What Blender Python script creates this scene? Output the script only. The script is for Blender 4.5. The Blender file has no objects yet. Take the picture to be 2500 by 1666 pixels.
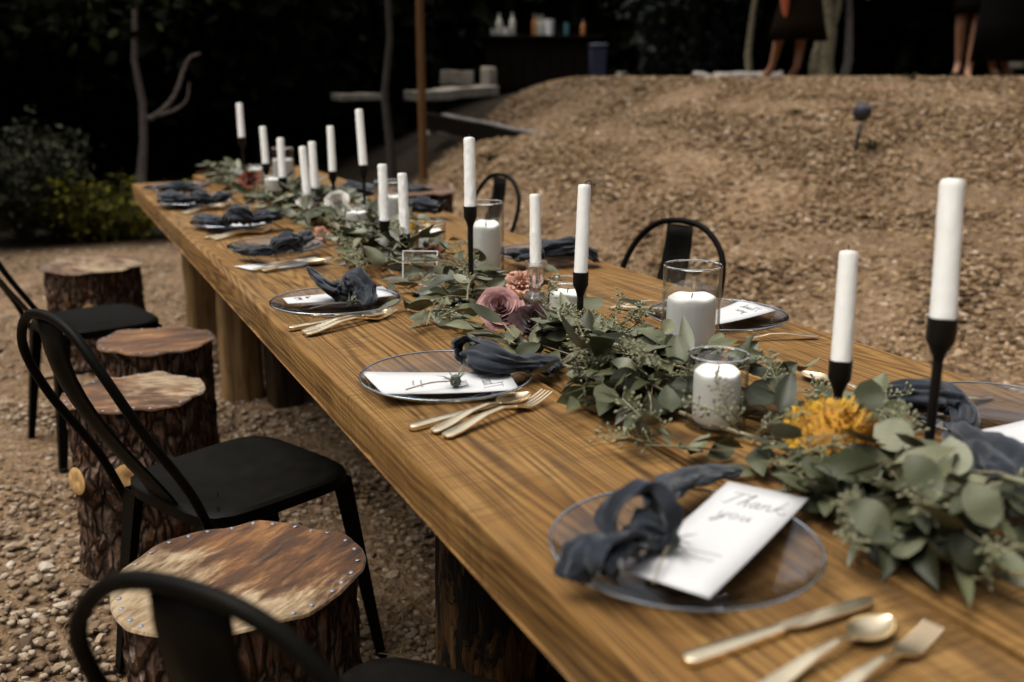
import bpy, math, random
import numpy as np
from mathutils import Vector, Matrix, Quaternion, noise as mnoise

R = math.radians
random.seed(7)
RNG = np.random.default_rng(11)
scene = bpy.context.scene
COL = scene.collection

# ------------------------------------------------------------------ camera
CAMZ = 1.25
F_PX, CX, CY = 2431.0, 1250.0, 833.0            # focal length and centre in the pixels of the 2500 x 1666 photograph
PITCH, AZ = 0.25896, 0.44294                     # tilt down, heading clockwise from +Y (the table runs along +Y)
cam_d = bpy.data.cameras.new('camera')
cam_d.lens = 35.0
cam_d.sensor_width = 36.0
cam_d.clip_start = 0.05
cam_d.clip_end = 400
cam_d.dof.use_dof = True
cam_d.dof.focus_distance = 1.84
cam_d.dof.aperture_fstop = 2.8
cam_d.dof.aperture_blades = 0
cam = bpy.data.objects.new('camera', cam_d)
COL.objects.link(cam)
cam.location = (0, 0, CAMZ)
cam.rotation_euler = (math.pi / 2 - PITCH, 0, -AZ)
scene.camera = cam

# ------------------------------------------------------------------ sky and sun (open shade under a bright hazy sky)
SUN_EL, SUN_AZ = R(71), R(-78)                   # sun azimuth clockwise from +Y: over the left shoulder
world = bpy.data.worlds.new('World')
scene.world = world
world.use_nodes = True
nt = world.node_tree
nt.nodes.clear()
sky = nt.nodes.new('ShaderNodeTexSky')
sky.sky_type = 'NISHITA'
sky.sun_disc = False
sky.sun_elevation = SUN_EL
sky.sun_rotation = SUN_AZ
sky.air_density = 1.0
sky.dust_density = 6.0
sky.ozone_density = 1.0
hsv = nt.nodes.new('ShaderNodeHueSaturation')
hsv.inputs['Saturation'].default_value = 0.12
bg = nt.nodes.new('ShaderNodeBackground')
bg.inputs['Strength'].default_value = 0.115
wo = nt.nodes.new('ShaderNodeOutputWorld')
nt.links.new(sky.outputs[0], hsv.inputs['Color'])
nt.links.new(hsv.outputs[0], bg.inputs['Color'])
nt.links.new(bg.outputs[0], wo.inputs['Surface'])

sun_d = bpy.data.lights.new('sun', 'SUN')
sun_d.energy = 1.6
sun_d.angle = R(42)
sun_d.color = (1.0, 0.92, 0.80)
sun = bpy.data.objects.new('sun', sun_d)
COL.objects.link(sun)
_sd = Vector((math.sin(SUN_AZ) * math.cos(SUN_EL), math.cos(SUN_AZ) * math.cos(SUN_EL), math.sin(SUN_EL)))
sun.rotation_euler = _sd.to_track_quat('Z', 'Y').to_euler()

scene.view_settings.view_transform = 'Standard'
scene.view_settings.look = 'None'
scene.view_settings.exposure = 0.80
scene.view_settings.gamma = 1.0
scene.view_settings.use_curve_mapping = False
scene.render.engine = 'CYCLES'
scene.cycles.use_denoising = True
scene.cycles.max_bounces = 8
scene.cycles.transparent_max_bounces = 24
scene.cycles.caustics_reflective = False
scene.cycles.caustics_refractive = False
scene.cycles.sample_clamp_indirect = 6.0

# ------------------------------------------------------------------ reading places off the photograph
_fw = Vector((math.sin(AZ) * math.cos(PITCH), math.cos(AZ) * math.cos(PITCH), -math.sin(PITCH)))
_rt = Vector((math.cos(AZ), -math.sin(AZ), 0))
_up = _rt.cross(_fw)


def ray(px, py):
    return _fw * F_PX + _rt * (px - CX) + _up * (CY - py)


def at(px, py, z):
    """the point of the horizontal plane at height z seen at that pixel"""
    d = ray(px, py)
    return Vector((0, 0, CAMZ)) + d * ((z - CAMZ) / d.z)


def pd(px, py, depth):
    """the point seen at that pixel, depth metres ahead"""
    return Vector((0, 0, CAMZ)) + ray(px, py) * (depth / F_PX)


def sstep(a, b, x):
    t = min(1.0, max(0.0, (x - a) / (b - a)))
    return t * t * (3 - 2 * t)


TZ = 0.76                                        # table top

# ------------------------------------------------------------------ materials


def new_mat(name):
    m = bpy.data.materials.new(name)
    m.use_nodes = True
    m.node_tree.nodes.clear()
    return m


class N:
    """small wrapper to wire shader nodes"""

    def __init__(self, m):
        self.t = m.node_tree

    def n(self, kind, **kw):
        nd = self.t.nodes.new('ShaderNode' + kind)
        for k, v in kw.items():
            if k.startswith('i_'):
                key = k[2:]
                key = int(key) if key.isdigit() else key.replace('_', ' ')
                nd.inputs[key].default_value = v
            else:
                setattr(nd, k, v)
        return nd

    def l(self, a, b):
        self.t.links.new(a, b)

    def ramp(self, fac, stops, interp='LINEAR'):
        nd = self.t.nodes.new('ShaderNodeValToRGB')
        cr = nd.color_ramp
        cr.interpolation = interp
        while len(cr.elements) < len(stops):
            cr.elements.new(0.5)
        for e, (p, c) in zip(cr.elements, stops):
            e.position = p
            e.color = (*c, 1) if len(c) == 3 else c
        self.l(fac, nd.inputs[0])
        return nd.outputs[0]

    def mix(self, fac, a, b, blend='MIX'):
        nd = self.t.nodes.new('ShaderNodeMix')
        nd.data_type = 'RGBA'
        nd.blend_type = blend
        for s, v in ((nd.inputs[0], fac), (nd.inputs[6], a), (nd.inputs[7], b)):
            if hasattr(v, 'node'):
                self.l(v, s)
            elif isinstance(v, (int, float)):
                s.default_value = v
            else:
                s.default_value = (*v, 1)
        return nd.outputs[2]

    def math(self, op, a, b=0.0):
        nd = self.t.nodes.new('ShaderNodeMath')
        nd.operation = op
        for s, v in ((nd.inputs[0], a), (nd.inputs[1], b)):
            if hasattr(v, 'node'):
                self.l(v, s)
            else:
                s.default_value = v
        return nd.outputs[0]

    def coords(self, scale=(1, 1, 1), kind='Object', rot=(0, 0, 0)):
        tc = self.t.nodes.new('ShaderNodeTexCoord')
        mp = self.t.nodes.new('ShaderNodeMapping')
        mp.inputs['Scale'].default_value = scale
        mp.inputs['Rotation'].default_value = rot
        self.l(tc.outputs[kind], mp.inputs[0])
        return mp.outputs[0]

    def noise(self, vec, scale, detail=4, rough=0.55, dist=0.0):
        nd = self.n('TexNoise', i_Scale=scale, i_Detail=detail, i_Roughness=rough, i_Distortion=dist)
        if vec is not None:
            self.l(vec, nd.inputs['Vector'])
        return nd.outputs[0]

    def out(self, color, rough=0.6, metal=0.0, bump=None, bump_s=0.3, bump_d=0.01, spec=0.5, **kw):
        p = self.n('BsdfPrincipled')
        for s, v in ((p.inputs['Base Color'], color), (p.inputs['Roughness'], rough), (p.inputs['Metallic'], metal)):
            if hasattr(v, 'node'):
                self.l(v, s)
            elif isinstance(v, (int, float)):
                s.default_value = v
            else:
                s.default_value = (*v, 1)
        p.inputs['Specular IOR Level'].default_value = spec
        for k, v in kw.items():
            p.inputs[k.replace('_', ' ')].default_value = v
        if bump is not None:
            b = self.n('Bump', i_Strength=bump_s, i_Distance=bump_d)
            self.l(bump, b.inputs['Height'])
            self.l(b.outputs[0], p.inputs['Normal'])
        o = self.n('OutputMaterial')
        self.l(p.outputs[0], o.inputs[0])
        return p


def plain(name, color, rough=0.6, metal=0.0, var=0.25, scale=40, bump=0.15, bump_d=0.002, spec=0.5, **kw):
    m = new_mat(name)
    k = N(m)
    f = k.noise(k.coords(), scale, 5)
    lo = tuple(c * (1 - var) for c in color)
    hi = tuple(min(1, c * (1 + var)) for c in color)
    k.out(k.ramp(f, [(0.3, lo), (0.7, hi)]), rough, metal, f, bump, bump_d, spec, **kw)
    return m


def wood_mat(name, dark, mid, light, along=1, ring=True, knots=True, saw=False, rough=0.62, seed=0.0):
    """sawn timber: grain runs along axis `along` of the object"""
    m = new_mat(name)
    k = N(m)
    oi = k.n('ObjectInfo')
    tc = k.n('TexCoord')
    sh = k.n('VectorMath', operation='ADD')
    cm = k.n('CombineXYZ')
    for i in range(3):
        k.l(k.math('MULTIPLY', oi.outputs['Random'], 7.3 + 3 * i), cm.inputs[i])
    k.l(tc.outputs['Object'], sh.inputs[0])
    k.l(cm.outputs[0], sh.inputs[1])
    base = sh.outputs[0]

    def mp(sc):
        q = k.n('Mapping')
        s = [sc[0]] * 3
        s[along] = sc[1]
        q.inputs['Scale'].default_value = s
        k.l(base, q.inputs[0])
        return q.outputs[0]
    # knots: sparse cells that bend the grain
    kv = k.n('TexVoronoi', i_Scale=1.0, i_Randomness=1.0)
    k.l(mp((7.0, 2.6)), kv.inputs['Vector'])
    kd = kv.outputs['Distance']
    knot_c = k.ramp(kd, [(0.0, (1, 1, 1)), (0.13, (1, 1, 1)), (0.19, (0.35, 0.35, 0.35)), (0.36, (0, 0, 0))])
    sel = k.n('SeparateColor')
    k.l(kv.outputs['Color'], sel.inputs[0])
    gate = k.math('GREATER_THAN', sel.outputs[0], 0.60)
    knot = k.math('MULTIPLY', knot_c, gate)
    # growth rings: contour lines of a slowly wandering field stretched along the grain
    field = k.noise(mp((5.2, 0.30)), 1.0, 2, 0.5, 0.2)
    field = k.math('ADD', field, k.math('MULTIPLY', knot, 0.05))
    rings = k.math('SINE', k.math('MULTIPLY', field, 300.0))
    ring_w = k.math('ADD', k.math('MULTIPLY', rings, 0.5), 0.5)
    fine = k.noise(mp((150.0, 2.4)), 1.0, 4, 0.65)
    mid_n = k.noise(mp((80.0, 1.2)), 1.0, 4, 0.6, 0.2)
    blotch = k.noise(mp((6.0, 2.5)), 1.0, 4, 0.6)
    g = k.math('ADD', k.math('MULTIPLY', fine, 0.62), k.math('MULTIPLY', mid_n, 0.24))
    g = k.math('ADD', g, k.math('MULTIPLY', ring_w if ring else fine, 0.14))
    g = k.math('ADD', g, k.math('MULTIPLY', k.math('SUBTRACT', blotch, 0.5), 0.30))
    col = k.ramp(g, [(0.30, dark), (0.50, mid), (0.72, light)])
    if ring:
        col = k.mix(k.math('MULTIPLY', k.ramp(k.math('ADD', ring_w, k.math('MULTIPLY', k.math('SUBTRACT', fine, .5), .8)), [(0.0, (1, 1, 1)), (0.26, (0, 0, 0))]), 0.34), col, tuple(c * 0.5 for c in dark))
    # dark hair cracks and stains along the grain
    crack = k.noise(mp((150.0, 3.5)), 1.0, 3, 0.6)
    ck = k.ramp(crack, [(0.33, (1, 1, 1)), (0.40, (0, 0, 0))])
    col = k.mix(k.math('MULTIPLY', ck, 0.75), col, tuple(c * 0.25 for c in dark))
    grey = k.ramp(k.noise(mp((5.0, 1.6)), 1.0, 5, 0.65), [(0.48, (0, 0, 0)), (0.68, (1, 1, 1))])
    col = k.mix(k.math('MULTIPLY', grey, 0.14), col, tuple(light[0] * q for q in (0.86, 0.66, 0.42)))
    st = k.noise(mp((9.0, 5.0)), 1.0, 6, 0.7)
    stm = k.ramp(st, [(0.58, (0, 0, 0)), (0.74, (1, 1, 1))])
    col = k.mix(k.math('MULTIPLY', stm, 0.30), col, tuple(c * 0.55 for c in dark))
    if knots:
        col = k.mix(k.math('MULTIPLY', knot, 0.85), col, tuple(c * 0.22 for c in mid))
    h = g
    if saw:
        sw = k.n('Mapping')
        s = [3.0] * 3
        s[along] = 190.0
        s[0] = 9.0
        sw.inputs['Scale'].default_value = s
        sw.inputs['Rotation'].default_value = (0, 0, R(7))
        k.l(base, sw.inputs[0])
        sn = k.noise(sw.outputs[0], 1.0, 2, 0.5)
        patch = k.ramp(blotch, [(0.42, (0, 0, 0)), (0.62, (1, 1, 1))])
        sawm = k.math('MULTIPLY', k.ramp(sn, [(0.50, (0, 0, 0)), (0.62, (1, 1, 1))]), patch)
        col = k.mix(k.math('MULTIPLY', sawm, 0.50), col, tuple(c * 0.45 for c in dark))
        h = k.math('SUBTRACT', g, k.math('MULTIPLY', sawm, 0.35))
    k.out(col, k.ramp(g, [(0.3, (rough + .16,) * 3), (0.7, (rough + .04,) * 3)]), 0, h, 0.7, 0.004, 0.22)
    return m


def rotten_mat(name):
    """old log: rust brown wood showing through flaking black bark"""
    m = new_mat(name)
    k = N(m)
    n1 = k.noise(k.coords((1, 1, .35)), 22, 6, .65, .4)
    n2 = k.noise(k.coords((1, 1, .12)), 70, 4, .6)
    wood = k.ramp(n2, [(.3, (0.020, 0.010, 0.004)), (.55, (0.058, 0.030, 0.010)), (.75, (0.115, 0.066, 0.027))])
    f = k.ramp(n1, [(.47, (0, 0, 0)), (.53, (1, 1, 1))])
    col = k.mix(f, (0.006, 0.0045, 0.003), wood)
    k.out(col, .92, 0, k.math('SUBTRACT', n2, k.math('MULTIPLY', f, .6)), .9, .012, .1)
    return m


def thin_glass(name, tint=(0.80, 0.88, 0.93), edge=(0.16, 0.20, 0.27), rough=0.02):
    """thin clear glass: see-through face on, darker along its edges where the path is long"""
    m = new_mat(name)
    k = N(m)
    lw = k.n('LayerWeight', i_Blend=0.5)
    col = k.ramp(lw.outputs['Facing'], [(0.0, tint), (0.62, tuple(t * .95 for t in tint)), (0.95, edge), (1.0, edge)])
    tr = k.n('BsdfTransparent')
    k.l(col, tr.inputs[0])
    gl = k.n('BsdfGlossy', i_Roughness=rough)
    gl.inputs[0].default_value = (0.95, 0.97, 1.0, 1)
    fr = k.math('ADD', k.math('MULTIPLY', k.math('POWER', lw.outputs['Facing'], 5.0), 0.90), 0.035)
    mx = k.n('MixShader')
    k.l(fr, mx.inputs[0])
    k.l(tr.outputs[0], mx.inputs[1])
    k.l(gl.outputs[0], mx.inputs[2])
    o = k.n('OutputMaterial')
    k.l(mx.outputs[0], o.inputs[0])
    return m


def random_mat(name, stops, rough=0.8, per='island', spec=0.3, bumps=None, mottled=0.25, sheen=0.0, back=None, scale=60):
    """colour picked per piece from a ramp, then mottled"""
    m = new_mat(name)
    k = N(m)
    geo = k.n('NewGeometry')
    f = geo.outputs['Random Per Island']
    if per == 'both':
        oi = k.n('ObjectInfo')
        f = k.math('FRACT', k.math('ADD', f, oi.outputs['Random']))
    col = k.ramp(f, stops)
    ns = k.noise(k.coords(), scale, 4)
    col = k.mix(k.math('MULTIPLY', k.ramp(ns, [(0.35, (0, 0, 0)), (0.75, (1, 1, 1))]), mottled), col, tuple(c * .35 for c in stops[0][1]))
    if back:
        col = k.mix(geo.outputs['Backfacing'], col, k.mix(0.6, col, back))
    k.out(col, rough, 0, ns, 0.25 if bumps is None else bumps, 0.004, spec)
    return m


M = {}
M['table'] = wood_mat('table timber', (0.066, 0.029, 0.0065), (0.168, 0.084, 0.0205), (0.275, 0.158, 0.050), 1, saw=True)
M['table_edge'] = wood_mat('side lit fresh edge timber', (0.19, 0.083, 0.014), (0.38, 0.185, 0.036), (0.50, 0.28, 0.072), 1, saw=False)  # fresh orange edge, raised so the table side looks as lit as the top
M['post'] = wood_mat('post timber', (0.0675, 0.0360, 0.0135), (0.2250, 0.1295, 0.0507), (0.4050, 0.2587, 0.1125), 2, ring=False)  # raised so the far legs look lit from the open table end
M['old_post'] = wood_mat('weathered post timber', (0.0070, 0.0042, 0.0021), (0.0266, 0.0140, 0.0056), (0.0840, 0.0420, 0.0140), 2, ring=False, knots=False)
M['rotten'] = rotten_mat('old flaking log')
M['pole'] = wood_mat('stained pole', (0.035, 0.015, 0.004), (0.085, 0.038, 0.009), (0.13, 0.06, 0.016), 2, ring=False, knots=False)
M['cut'] = plain('sawn branch end', (0.46, 0.27, 0.10), 0.8, var=0.3, scale=60)
M['iron'] = plain('black iron', (0.005, 0.0045, 0.004), 0.5, 0.0, var=.3, scale=120, bump=.1, spec=0.25)
M['steel'] = plain('black painted steel', (0.0040, 0.0035, 0.0026), 0.48, 0.0, var=.35, scale=25, bump=.1, spec=.05)
M['gold'] = plain('pale gold', (0.98, 0.81, 0.56), 0.28, 1.0, var=.05, scale=30, bump=.03)
M['wax'] = plain('white wax', (0.76, 0.75, 0.71), 0.48, 0.0, var=.02, scale=60, bump=.12, bump_d=.002, Subsurface_Weight=0.15, Subsurface_Radius=(0.01, 0.008, 0.006), Subsurface_Scale=0.5)
M['wick'] = plain('burnt wick', (0.012, 0.010, 0.010), 0.9)
M['glass'] = thin_glass('clear glass', (0.97, 0.975, 0.97), (0.30, 0.31, 0.30))
M['plate'] = thin_glass('plate glass', (0.915, 0.915, 0.935), (0.12, 0.15, 0.21))
m = new_mat('rim glass')
k = N(m)
gb_ = k.n('BsdfGlass', i_Roughness=0.02, i_IOR=1.48)
gb_.inputs[0].default_value = (0.62, 0.68, 0.74, 1)
oo = k.n('OutputMaterial')
k.l(gb_.outputs[0], oo.inputs[0])
M['rim'] = m
M['paper'] = plain('card paper', (0.47, 0.47, 0.475), 0.75, var=.03, scale=200, bump=.1, bump_d=.0005)
M['ink'] = plain('grey ink', (0.10, 0.105, 0.13), 0.7)
M['frame'] = plain('silvered frame', (0.72, 0.68, 0.68), 0.3, 0.8, var=.1)


def linen(name, color):
    m = new_mat(name)
    k = N(m)
    w1 = k.noise(k.coords((900, 60, 400)), 1, 2)
    w2 = k.noise(k.coords((60, 900, 400)), 1, 2)
    big = k.noise(k.coords(), 22, 5, .6)
    f = k.math('ADD', k.math('MULTIPLY', k.math('ADD', w1, w2), .25), k.math('MULTIPLY', big, .5))
    c = k.ramp(f, [(0.30, tuple(x * .55 for x in color)), (0.5, color), (0.72, tuple(x * 1.7 for x in color))])
    k.out(c, 0.92, 0, f, .6, .004, .15, Sheen_Weight=.25)
    return m


M['linen'] = linen('slate linen', (0.0135, 0.0175, 0.0245))

# leaf greens
M['leaf'] = random_mat('eucalyptus leaf', [(0.0, (0.014, 0.016, 0.005)), (0.3, (0.040, 0.045, 0.017)), (0.65, (0.078, 0.084, 0.037)), (1.0, (0.150, 0.152, 0.082))],
                       0.46, 'both', .45, mottled=.30, back=(0.15, 0.155, 0.10), scale=45)
M['seed'] = random_mat('seed pods', [(0.0, (0.14, 0.145, 0.075)), (1.0, (0.28, 0.27, 0.17))], 0.6, 'both', .3, mottled=.15)
M['twig'] = plain('twig', (0.16, 0.135, 0.075), .7, var=.4)

# ------------------------------------------------------------------ mesh building


class MB:
    def __init__(self):
        self.v = []
        self.f = []

    def add(self, vs, fs):
        b = len(self.v)
        self.v.extend([tuple(q) for q in vs])
        self.f.extend([tuple(i + b for i in q) for q in fs])

    def box(self, c, s, rot=None):
        c = Vector(c)
        vs = []
        for sx in (-.5, .5):
            for sy in (-.5, .5):
                for sz in (-.5, .5):
                    p = Vector((sx * s[0], sy * s[1], sz * s[2]))
                    vs.append(c + (rot @ p if rot is not None else p))
        self.add(vs, [(0, 1, 3, 2), (4, 6, 7, 5), (0, 4, 5, 1), (2, 3, 7, 6), (0, 2, 6, 4), (1, 5, 7, 3)])

    def lathe(self, prof, n=32, c=(0, 0, 0), rot=None, wob=None, close=False):
        """prof: (r, z) list; ends with r == 0 close to a point"""
        c = Vector(c)
        rings = []
        vs, fs = [], []
        for (r, z) in prof:
            if r <= 1e-7:
                p = Vector((0, 0, z))
                rings.append([len(vs)])
                vs.append(c + (rot @ p if rot is not None else p))
            else:
                ring = []
                for i in range(n):
                    a = 2 * math.pi * i / n
                    rr = r * (wob(a, z) if wob else 1)
                    p = Vector((rr * math.cos(a), rr * math.sin(a), z))
                    ring.append(len(vs))
                    vs.append(c + (rot @ p if rot is not None else p))
                rings.append(ring)
        prs = list(zip(rings, rings[1:]))
        if close:
            prs.append((rings[-1], rings[0]))
        for a, b in prs:
            if len(a) == 1 and len(b) == 1:
                continue
            for i in range(n):
                j = (i + 1) % n
                if len(a) == 1:
                    fs.append((a[0], b[j], b[i]))
                elif len(b) == 1:
                    fs.append((a[i], a[j], b[0]))
                else:
                    fs.append((a[i], a[j], b[j], b[i]))
        self.add(vs, fs)

    def tube(self, pts, rad, n=8, caps=True, flat=1.0):
        pts = [Vector(p) for p in pts]
        m = len(pts)
        rr = rad if isinstance(rad, (list, tuple)) else [rad] * m
        t0 = (pts[1] - pts[0]).normalized()
        ref = Vector((0, 0, 1)) if abs(t0.z) < 0.9 else Vector((1, 0, 0))
        u = t0.cross(ref).normalized()
        vs, fs = [], []
        for i, p in enumerate(pts):
            t = (pts[min(i + 1, m - 1)] - pts[max(i - 1, 0)]).normalized()
            u = (u - t * u.dot(t)).normalized()
            w = t.cross(u)
            for j in range(n):
                a = 2 * math.pi * j / n
                vs.append(p + (u * math.cos(a) + w * math.sin(a) * flat) * rr[i])
        for i in range(m - 1):
            for j in range(n):
                k = (j + 1) % n
                fs.append((i * n + j, i * n + k, (i + 1) * n + k, (i + 1) * n + j))
        if caps:
            fs.append(tuple(range(n - 1, -1, -1)))
            fs.append(tuple((m - 1) * n + j for j in range(n)))
        self.add(vs, fs)

    def build(self, name, mat, parent=None, base=None, smooth=True, bevel=0.0, sub=0, solid=0.0, angle=40):
        me = bpy.data.meshes.new(name)
        b = Vector(base) if base is not None else Vector((0, 0, 0))
        me.from_pydata([tuple(Vector(q) - b) for q in self.v], [], self.f)
        me.update()
        return finish(name, me, mat, parent, base if parent is None else None, smooth, bevel, sub, solid, angle)


def finish(name, me, mat, parent=None, loc=None, smooth=True, bevel=0.0, sub=0, solid=0.0, angle=40):
    if mat is not None:
        me.materials.append(mat)
    if smooth:
        me.polygons.foreach_set('use_smooth', [True] * len(me.polygons))
        try:
            me.set_sharp_from_angle(angle=R(angle))
        except Exception:
            pass
    o = bpy.data.objects.new(name, me)
    COL.objects.link(o)
    if parent is not None:
        o.parent = parent
    if loc is not None:
        o.location = loc
    if solid:
        md = o.modifiers.new('thickness', 'SOLIDIFY')
        md.thickness = solid
        md.offset = 0
    if bevel:
        md = o.modifiers.new('bevel', 'BEVEL')
        md.width = bevel
        md.segments = 2
        md.limit_method = 'ANGLE'
        md.angle_limit = R(50)
    if sub:
        md = o.modifiers.new('sub', 'SUBSURF')
        md.levels = md.render_levels = sub
    return o


def np_mesh(name, V, F, mat, parent=None, smooth=False):
    """big mesh from arrays: V (n,3), F (m,k)"""
    me = bpy.data.meshes.new(name)
    k = F.shape[1]
    me.vertices.add(len(V))
    me.vertices.foreach_set('co', np.ascontiguousarray(V, dtype=np.float32).ravel())
    me.loops.add(F.size)
    me.loops.foreach_set('vertex_index', np.ascontiguousarray(F, dtype=np.int32).ravel())
    me.polygons.add(len(F))
    me.polygons.foreach_set('loop_start', np.arange(0, F.size, k, dtype=np.int32))
    me.update(calc_edges=True)
    me.validate()
    if smooth:
        me.polygons.foreach_set('use_smooth', [True] * len(me.polygons))
    me.materials.append(mat)
    o = bpy.data.objects.new(name, me)
    COL.objects.link(o)
    if parent is not None:
        o.parent = parent
    return o


def tag(o, label, cat, group=None):
    o['label'] = label
    o['category'] = cat
    if group:
        o['group'] = group
    return o


def thing(name, label, cat, loc=(0, 0, 0), rz=0.0, group=None):
    o = bpy.data.objects.new(name, None)
    o.empty_display_size = 0.05
    COL.objects.link(o)
    o.location = loc
    o.rotation_euler = (0, 0, rz)
    return tag(o, label, cat, group)


def dup(root, loc, rz, label, group=None):
    r = root.copy()
    COL.objects.link(r)
    r.location = loc
    r.rotation_euler = (0, 0, rz)
    r['label'] = label
    if group:
        r['group'] = group
    for ch in list(root.children):
        c = ch.copy()
        COL.objects.link(c)
        c.parent = r
        for g in ch.children:
            d = g.copy()
            COL.objects.link(d)
            d.parent = c
    return r


def spline(pts, n=24):
    """Catmull-Rom through points (any dimension)"""
    P = [np.array(p, dtype=float) for p in pts]
    P = [2 * P[0] - P[1]] + P + [2 * P[-1] - P[-2]]
    out = []
    seg = len(P) - 3
    for i in range(n + 1):
        t = i / n * seg
        s = min(int(t), seg - 1)
        u = t - s
        a, b, c, d = P[s:s + 4]
        out.append(0.5 * (2 * b + (c - a) * u + (2 * a - 5 * b + 4 * c - d) * u * u + (3 * b - a - 3 * c + d) * u ** 3))
    return out


def rand_rots(n, rng):
    q = rng.normal(size=(n, 4))
    q /= np.linalg.norm(q, axis=1)[:, None]
    w, x, y, z = q.T
    return np.stack([np.stack([1 - 2 * (y * y + z * z), 2 * (x * y - z * w), 2 * (x * z + y * w)], 1),
                     np.stack([2 * (x * y + z * w), 1 - 2 * (x * x + z * z), 2 * (y * z - x * w)], 1),
                     np.stack([2 * (x * z - y * w), 2 * (y * z + x * w), 1 - 2 * (x * x + y * y)], 1)], 1)


# ------------------------------------------------------------------ ground
def gz_arr(x, y):
    r = np.hypot(x, y)
    a = np.degrees(np.arctan2(x, y))
    s = x * 0.656 + y * 0.755
    t = np.clip((s - 2.9) / 6.0, 0, 1)
    prof = 1.24 * (t * 0.75 + 0.25 * t * t * (3 - 2 * t))
    prof = np.where(t < .12, prof * (t / .12) ** .6, prof)
    l = np.clip((a - 11.5) / 18.0, 0, 1)
    l = l * l * (3 - 2 * l)
    z = prof * (l * 0.97 + 0.03)
    # the plateau dips a little towards the bar
    z = z - 0.10 * np.clip((r - 9.5) / 8, 0, 1) * l
    # bank added behind the wood to close off the sky
    q = np.clip((r - 19.0) / 16.0, 0, 1)
    z = z + 6.0 * q * q * (3 - 2 * q)
    return z


def gz(x, y):
    return float(gz_arr(np.array([x]), np.array([y]))[0])


def hit(px, py):
    """where the pixel's ray meets the ground"""
    d = ray(px, py).normalized()
    o = Vector((0, 0, CAMZ))
    t = 0.6
    while t < 60:
        p = o + d * t
        if p.z < gz(p.x, p.y):
            break
        t += 0.03
    p = o + d * t
    p.z = gz(p.x, p.y)
    return p


xs = np.concatenate([np.linspace(-40, -3, 38)[:-1], np.linspace(-3, 9, 170)[:-1], np.linspace(9, 60, 52)])
ys = np.concatenate([np.linspace(-12, -1, 12)[:-1], np.linspace(-1, 12, 170)[:-1], np.linspace(12, 60, 50)])
GX, GY = np.meshgrid(xs, ys)
GZ = gz_arr(GX, GY)
GZ = GZ + 0.012 * np.sin(GX * 5.1 + np.sin(GY * 3.3) * 2) * np.sin(GY * 4.3 + 1) * (GX > -2.5)
GZ = GZ + 0.008 * np.sin(GX * 1.3 + 2 * np.sin(GY * .9)) * np.sin(GY * 1.7 + np.sin(GX * 1.1)) * np.clip((GX - 2.2) / 1.5, 0, 1)
nx, ny = len(xs), len(ys)
Vg = np.stack([GX, GY, GZ], -1).reshape(-1, 3)
ii = np.arange(nx * ny).reshape(ny, nx)
Fg = np.stack([ii[:-1, :-1], ii[:-1, 1:], ii[1:, 1:], ii[1:, :-1]], -1).reshape(-1, 4)
m = new_mat('gravelly soil')
k = N(m)
co = k.coords()
v1 = k.n('TexVoronoi', i_Scale=38.0)
k.l(co, v1.inputs['Vector'])
v2 = k.n('TexVoronoi', i_Scale=95.0)
k.l(co, v2.inputs['Vector'])
sc1 = k.n('SeparateColor')
k.l(v1.outputs['Color'], sc1.inputs[0])
chip = k.ramp(sc1.outputs[0], [(0.0, (0.0975, 0.0585, 0.0315)), (0.4, (0.1800, 0.1125, 0.0622)), (0.75, (0.2475, 0.1613, 0.0938)), (1.0, (0.3150, 0.2325, 0.1575))])
big = k.noise(co, 1.1, 5, .6)
soil = k.ramp(k.noise(co, 60, 4, .6), [(.3, (0.0638, 0.0413, 0.0240)), (.7, (0.1500, 0.1013, 0.0600))])
gcol = k.mix(k.ramp(big, [(.35, (0.25,) * 3), (.65, (0.9,) * 3)]), soil, chip)
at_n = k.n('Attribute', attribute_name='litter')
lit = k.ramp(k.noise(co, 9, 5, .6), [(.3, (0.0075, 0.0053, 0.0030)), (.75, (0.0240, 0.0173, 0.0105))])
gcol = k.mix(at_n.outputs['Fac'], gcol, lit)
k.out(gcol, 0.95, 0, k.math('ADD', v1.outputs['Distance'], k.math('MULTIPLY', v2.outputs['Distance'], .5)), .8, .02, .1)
M['ground'] = m
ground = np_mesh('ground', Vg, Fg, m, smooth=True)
ground['kind'] = 'structure'


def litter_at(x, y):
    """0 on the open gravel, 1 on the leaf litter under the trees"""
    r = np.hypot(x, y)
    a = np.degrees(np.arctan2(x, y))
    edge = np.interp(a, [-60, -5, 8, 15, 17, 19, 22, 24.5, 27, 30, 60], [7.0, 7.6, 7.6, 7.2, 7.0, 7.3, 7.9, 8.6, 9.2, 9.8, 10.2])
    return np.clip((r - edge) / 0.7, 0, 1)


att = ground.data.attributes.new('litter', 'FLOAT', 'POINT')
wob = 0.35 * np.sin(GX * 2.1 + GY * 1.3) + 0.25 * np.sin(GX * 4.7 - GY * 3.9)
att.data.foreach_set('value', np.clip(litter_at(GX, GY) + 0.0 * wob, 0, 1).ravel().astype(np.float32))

# gravel stones -------------------------------------------------------
ICO_V = []
ph = (1 + 5 ** .5) / 2
for a_ in (-1, 1):
    for b_ in (-ph, ph):
        ICO_V += [(0, a_, b_), (a_, b_, 0), (b_, 0, a_)]
ICO_V = np.array(ICO_V) / math.hypot(1, ph)


def hull_faces(V):
    import bmesh
    bm = bmesh.new()
    vs = [bm.verts.new(q) for q in V]
    bmesh.ops.convex_hull(bm, input=vs)
    bm.verts.ensure_lookup_table()
    idx = {v: i for i, v in enumerate(vs)}
    fs = [[idx[v] for v in f.verts] for f in bm.faces if len(f.verts) == 3]
    bm.free()
    return np.array(fs)


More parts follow.
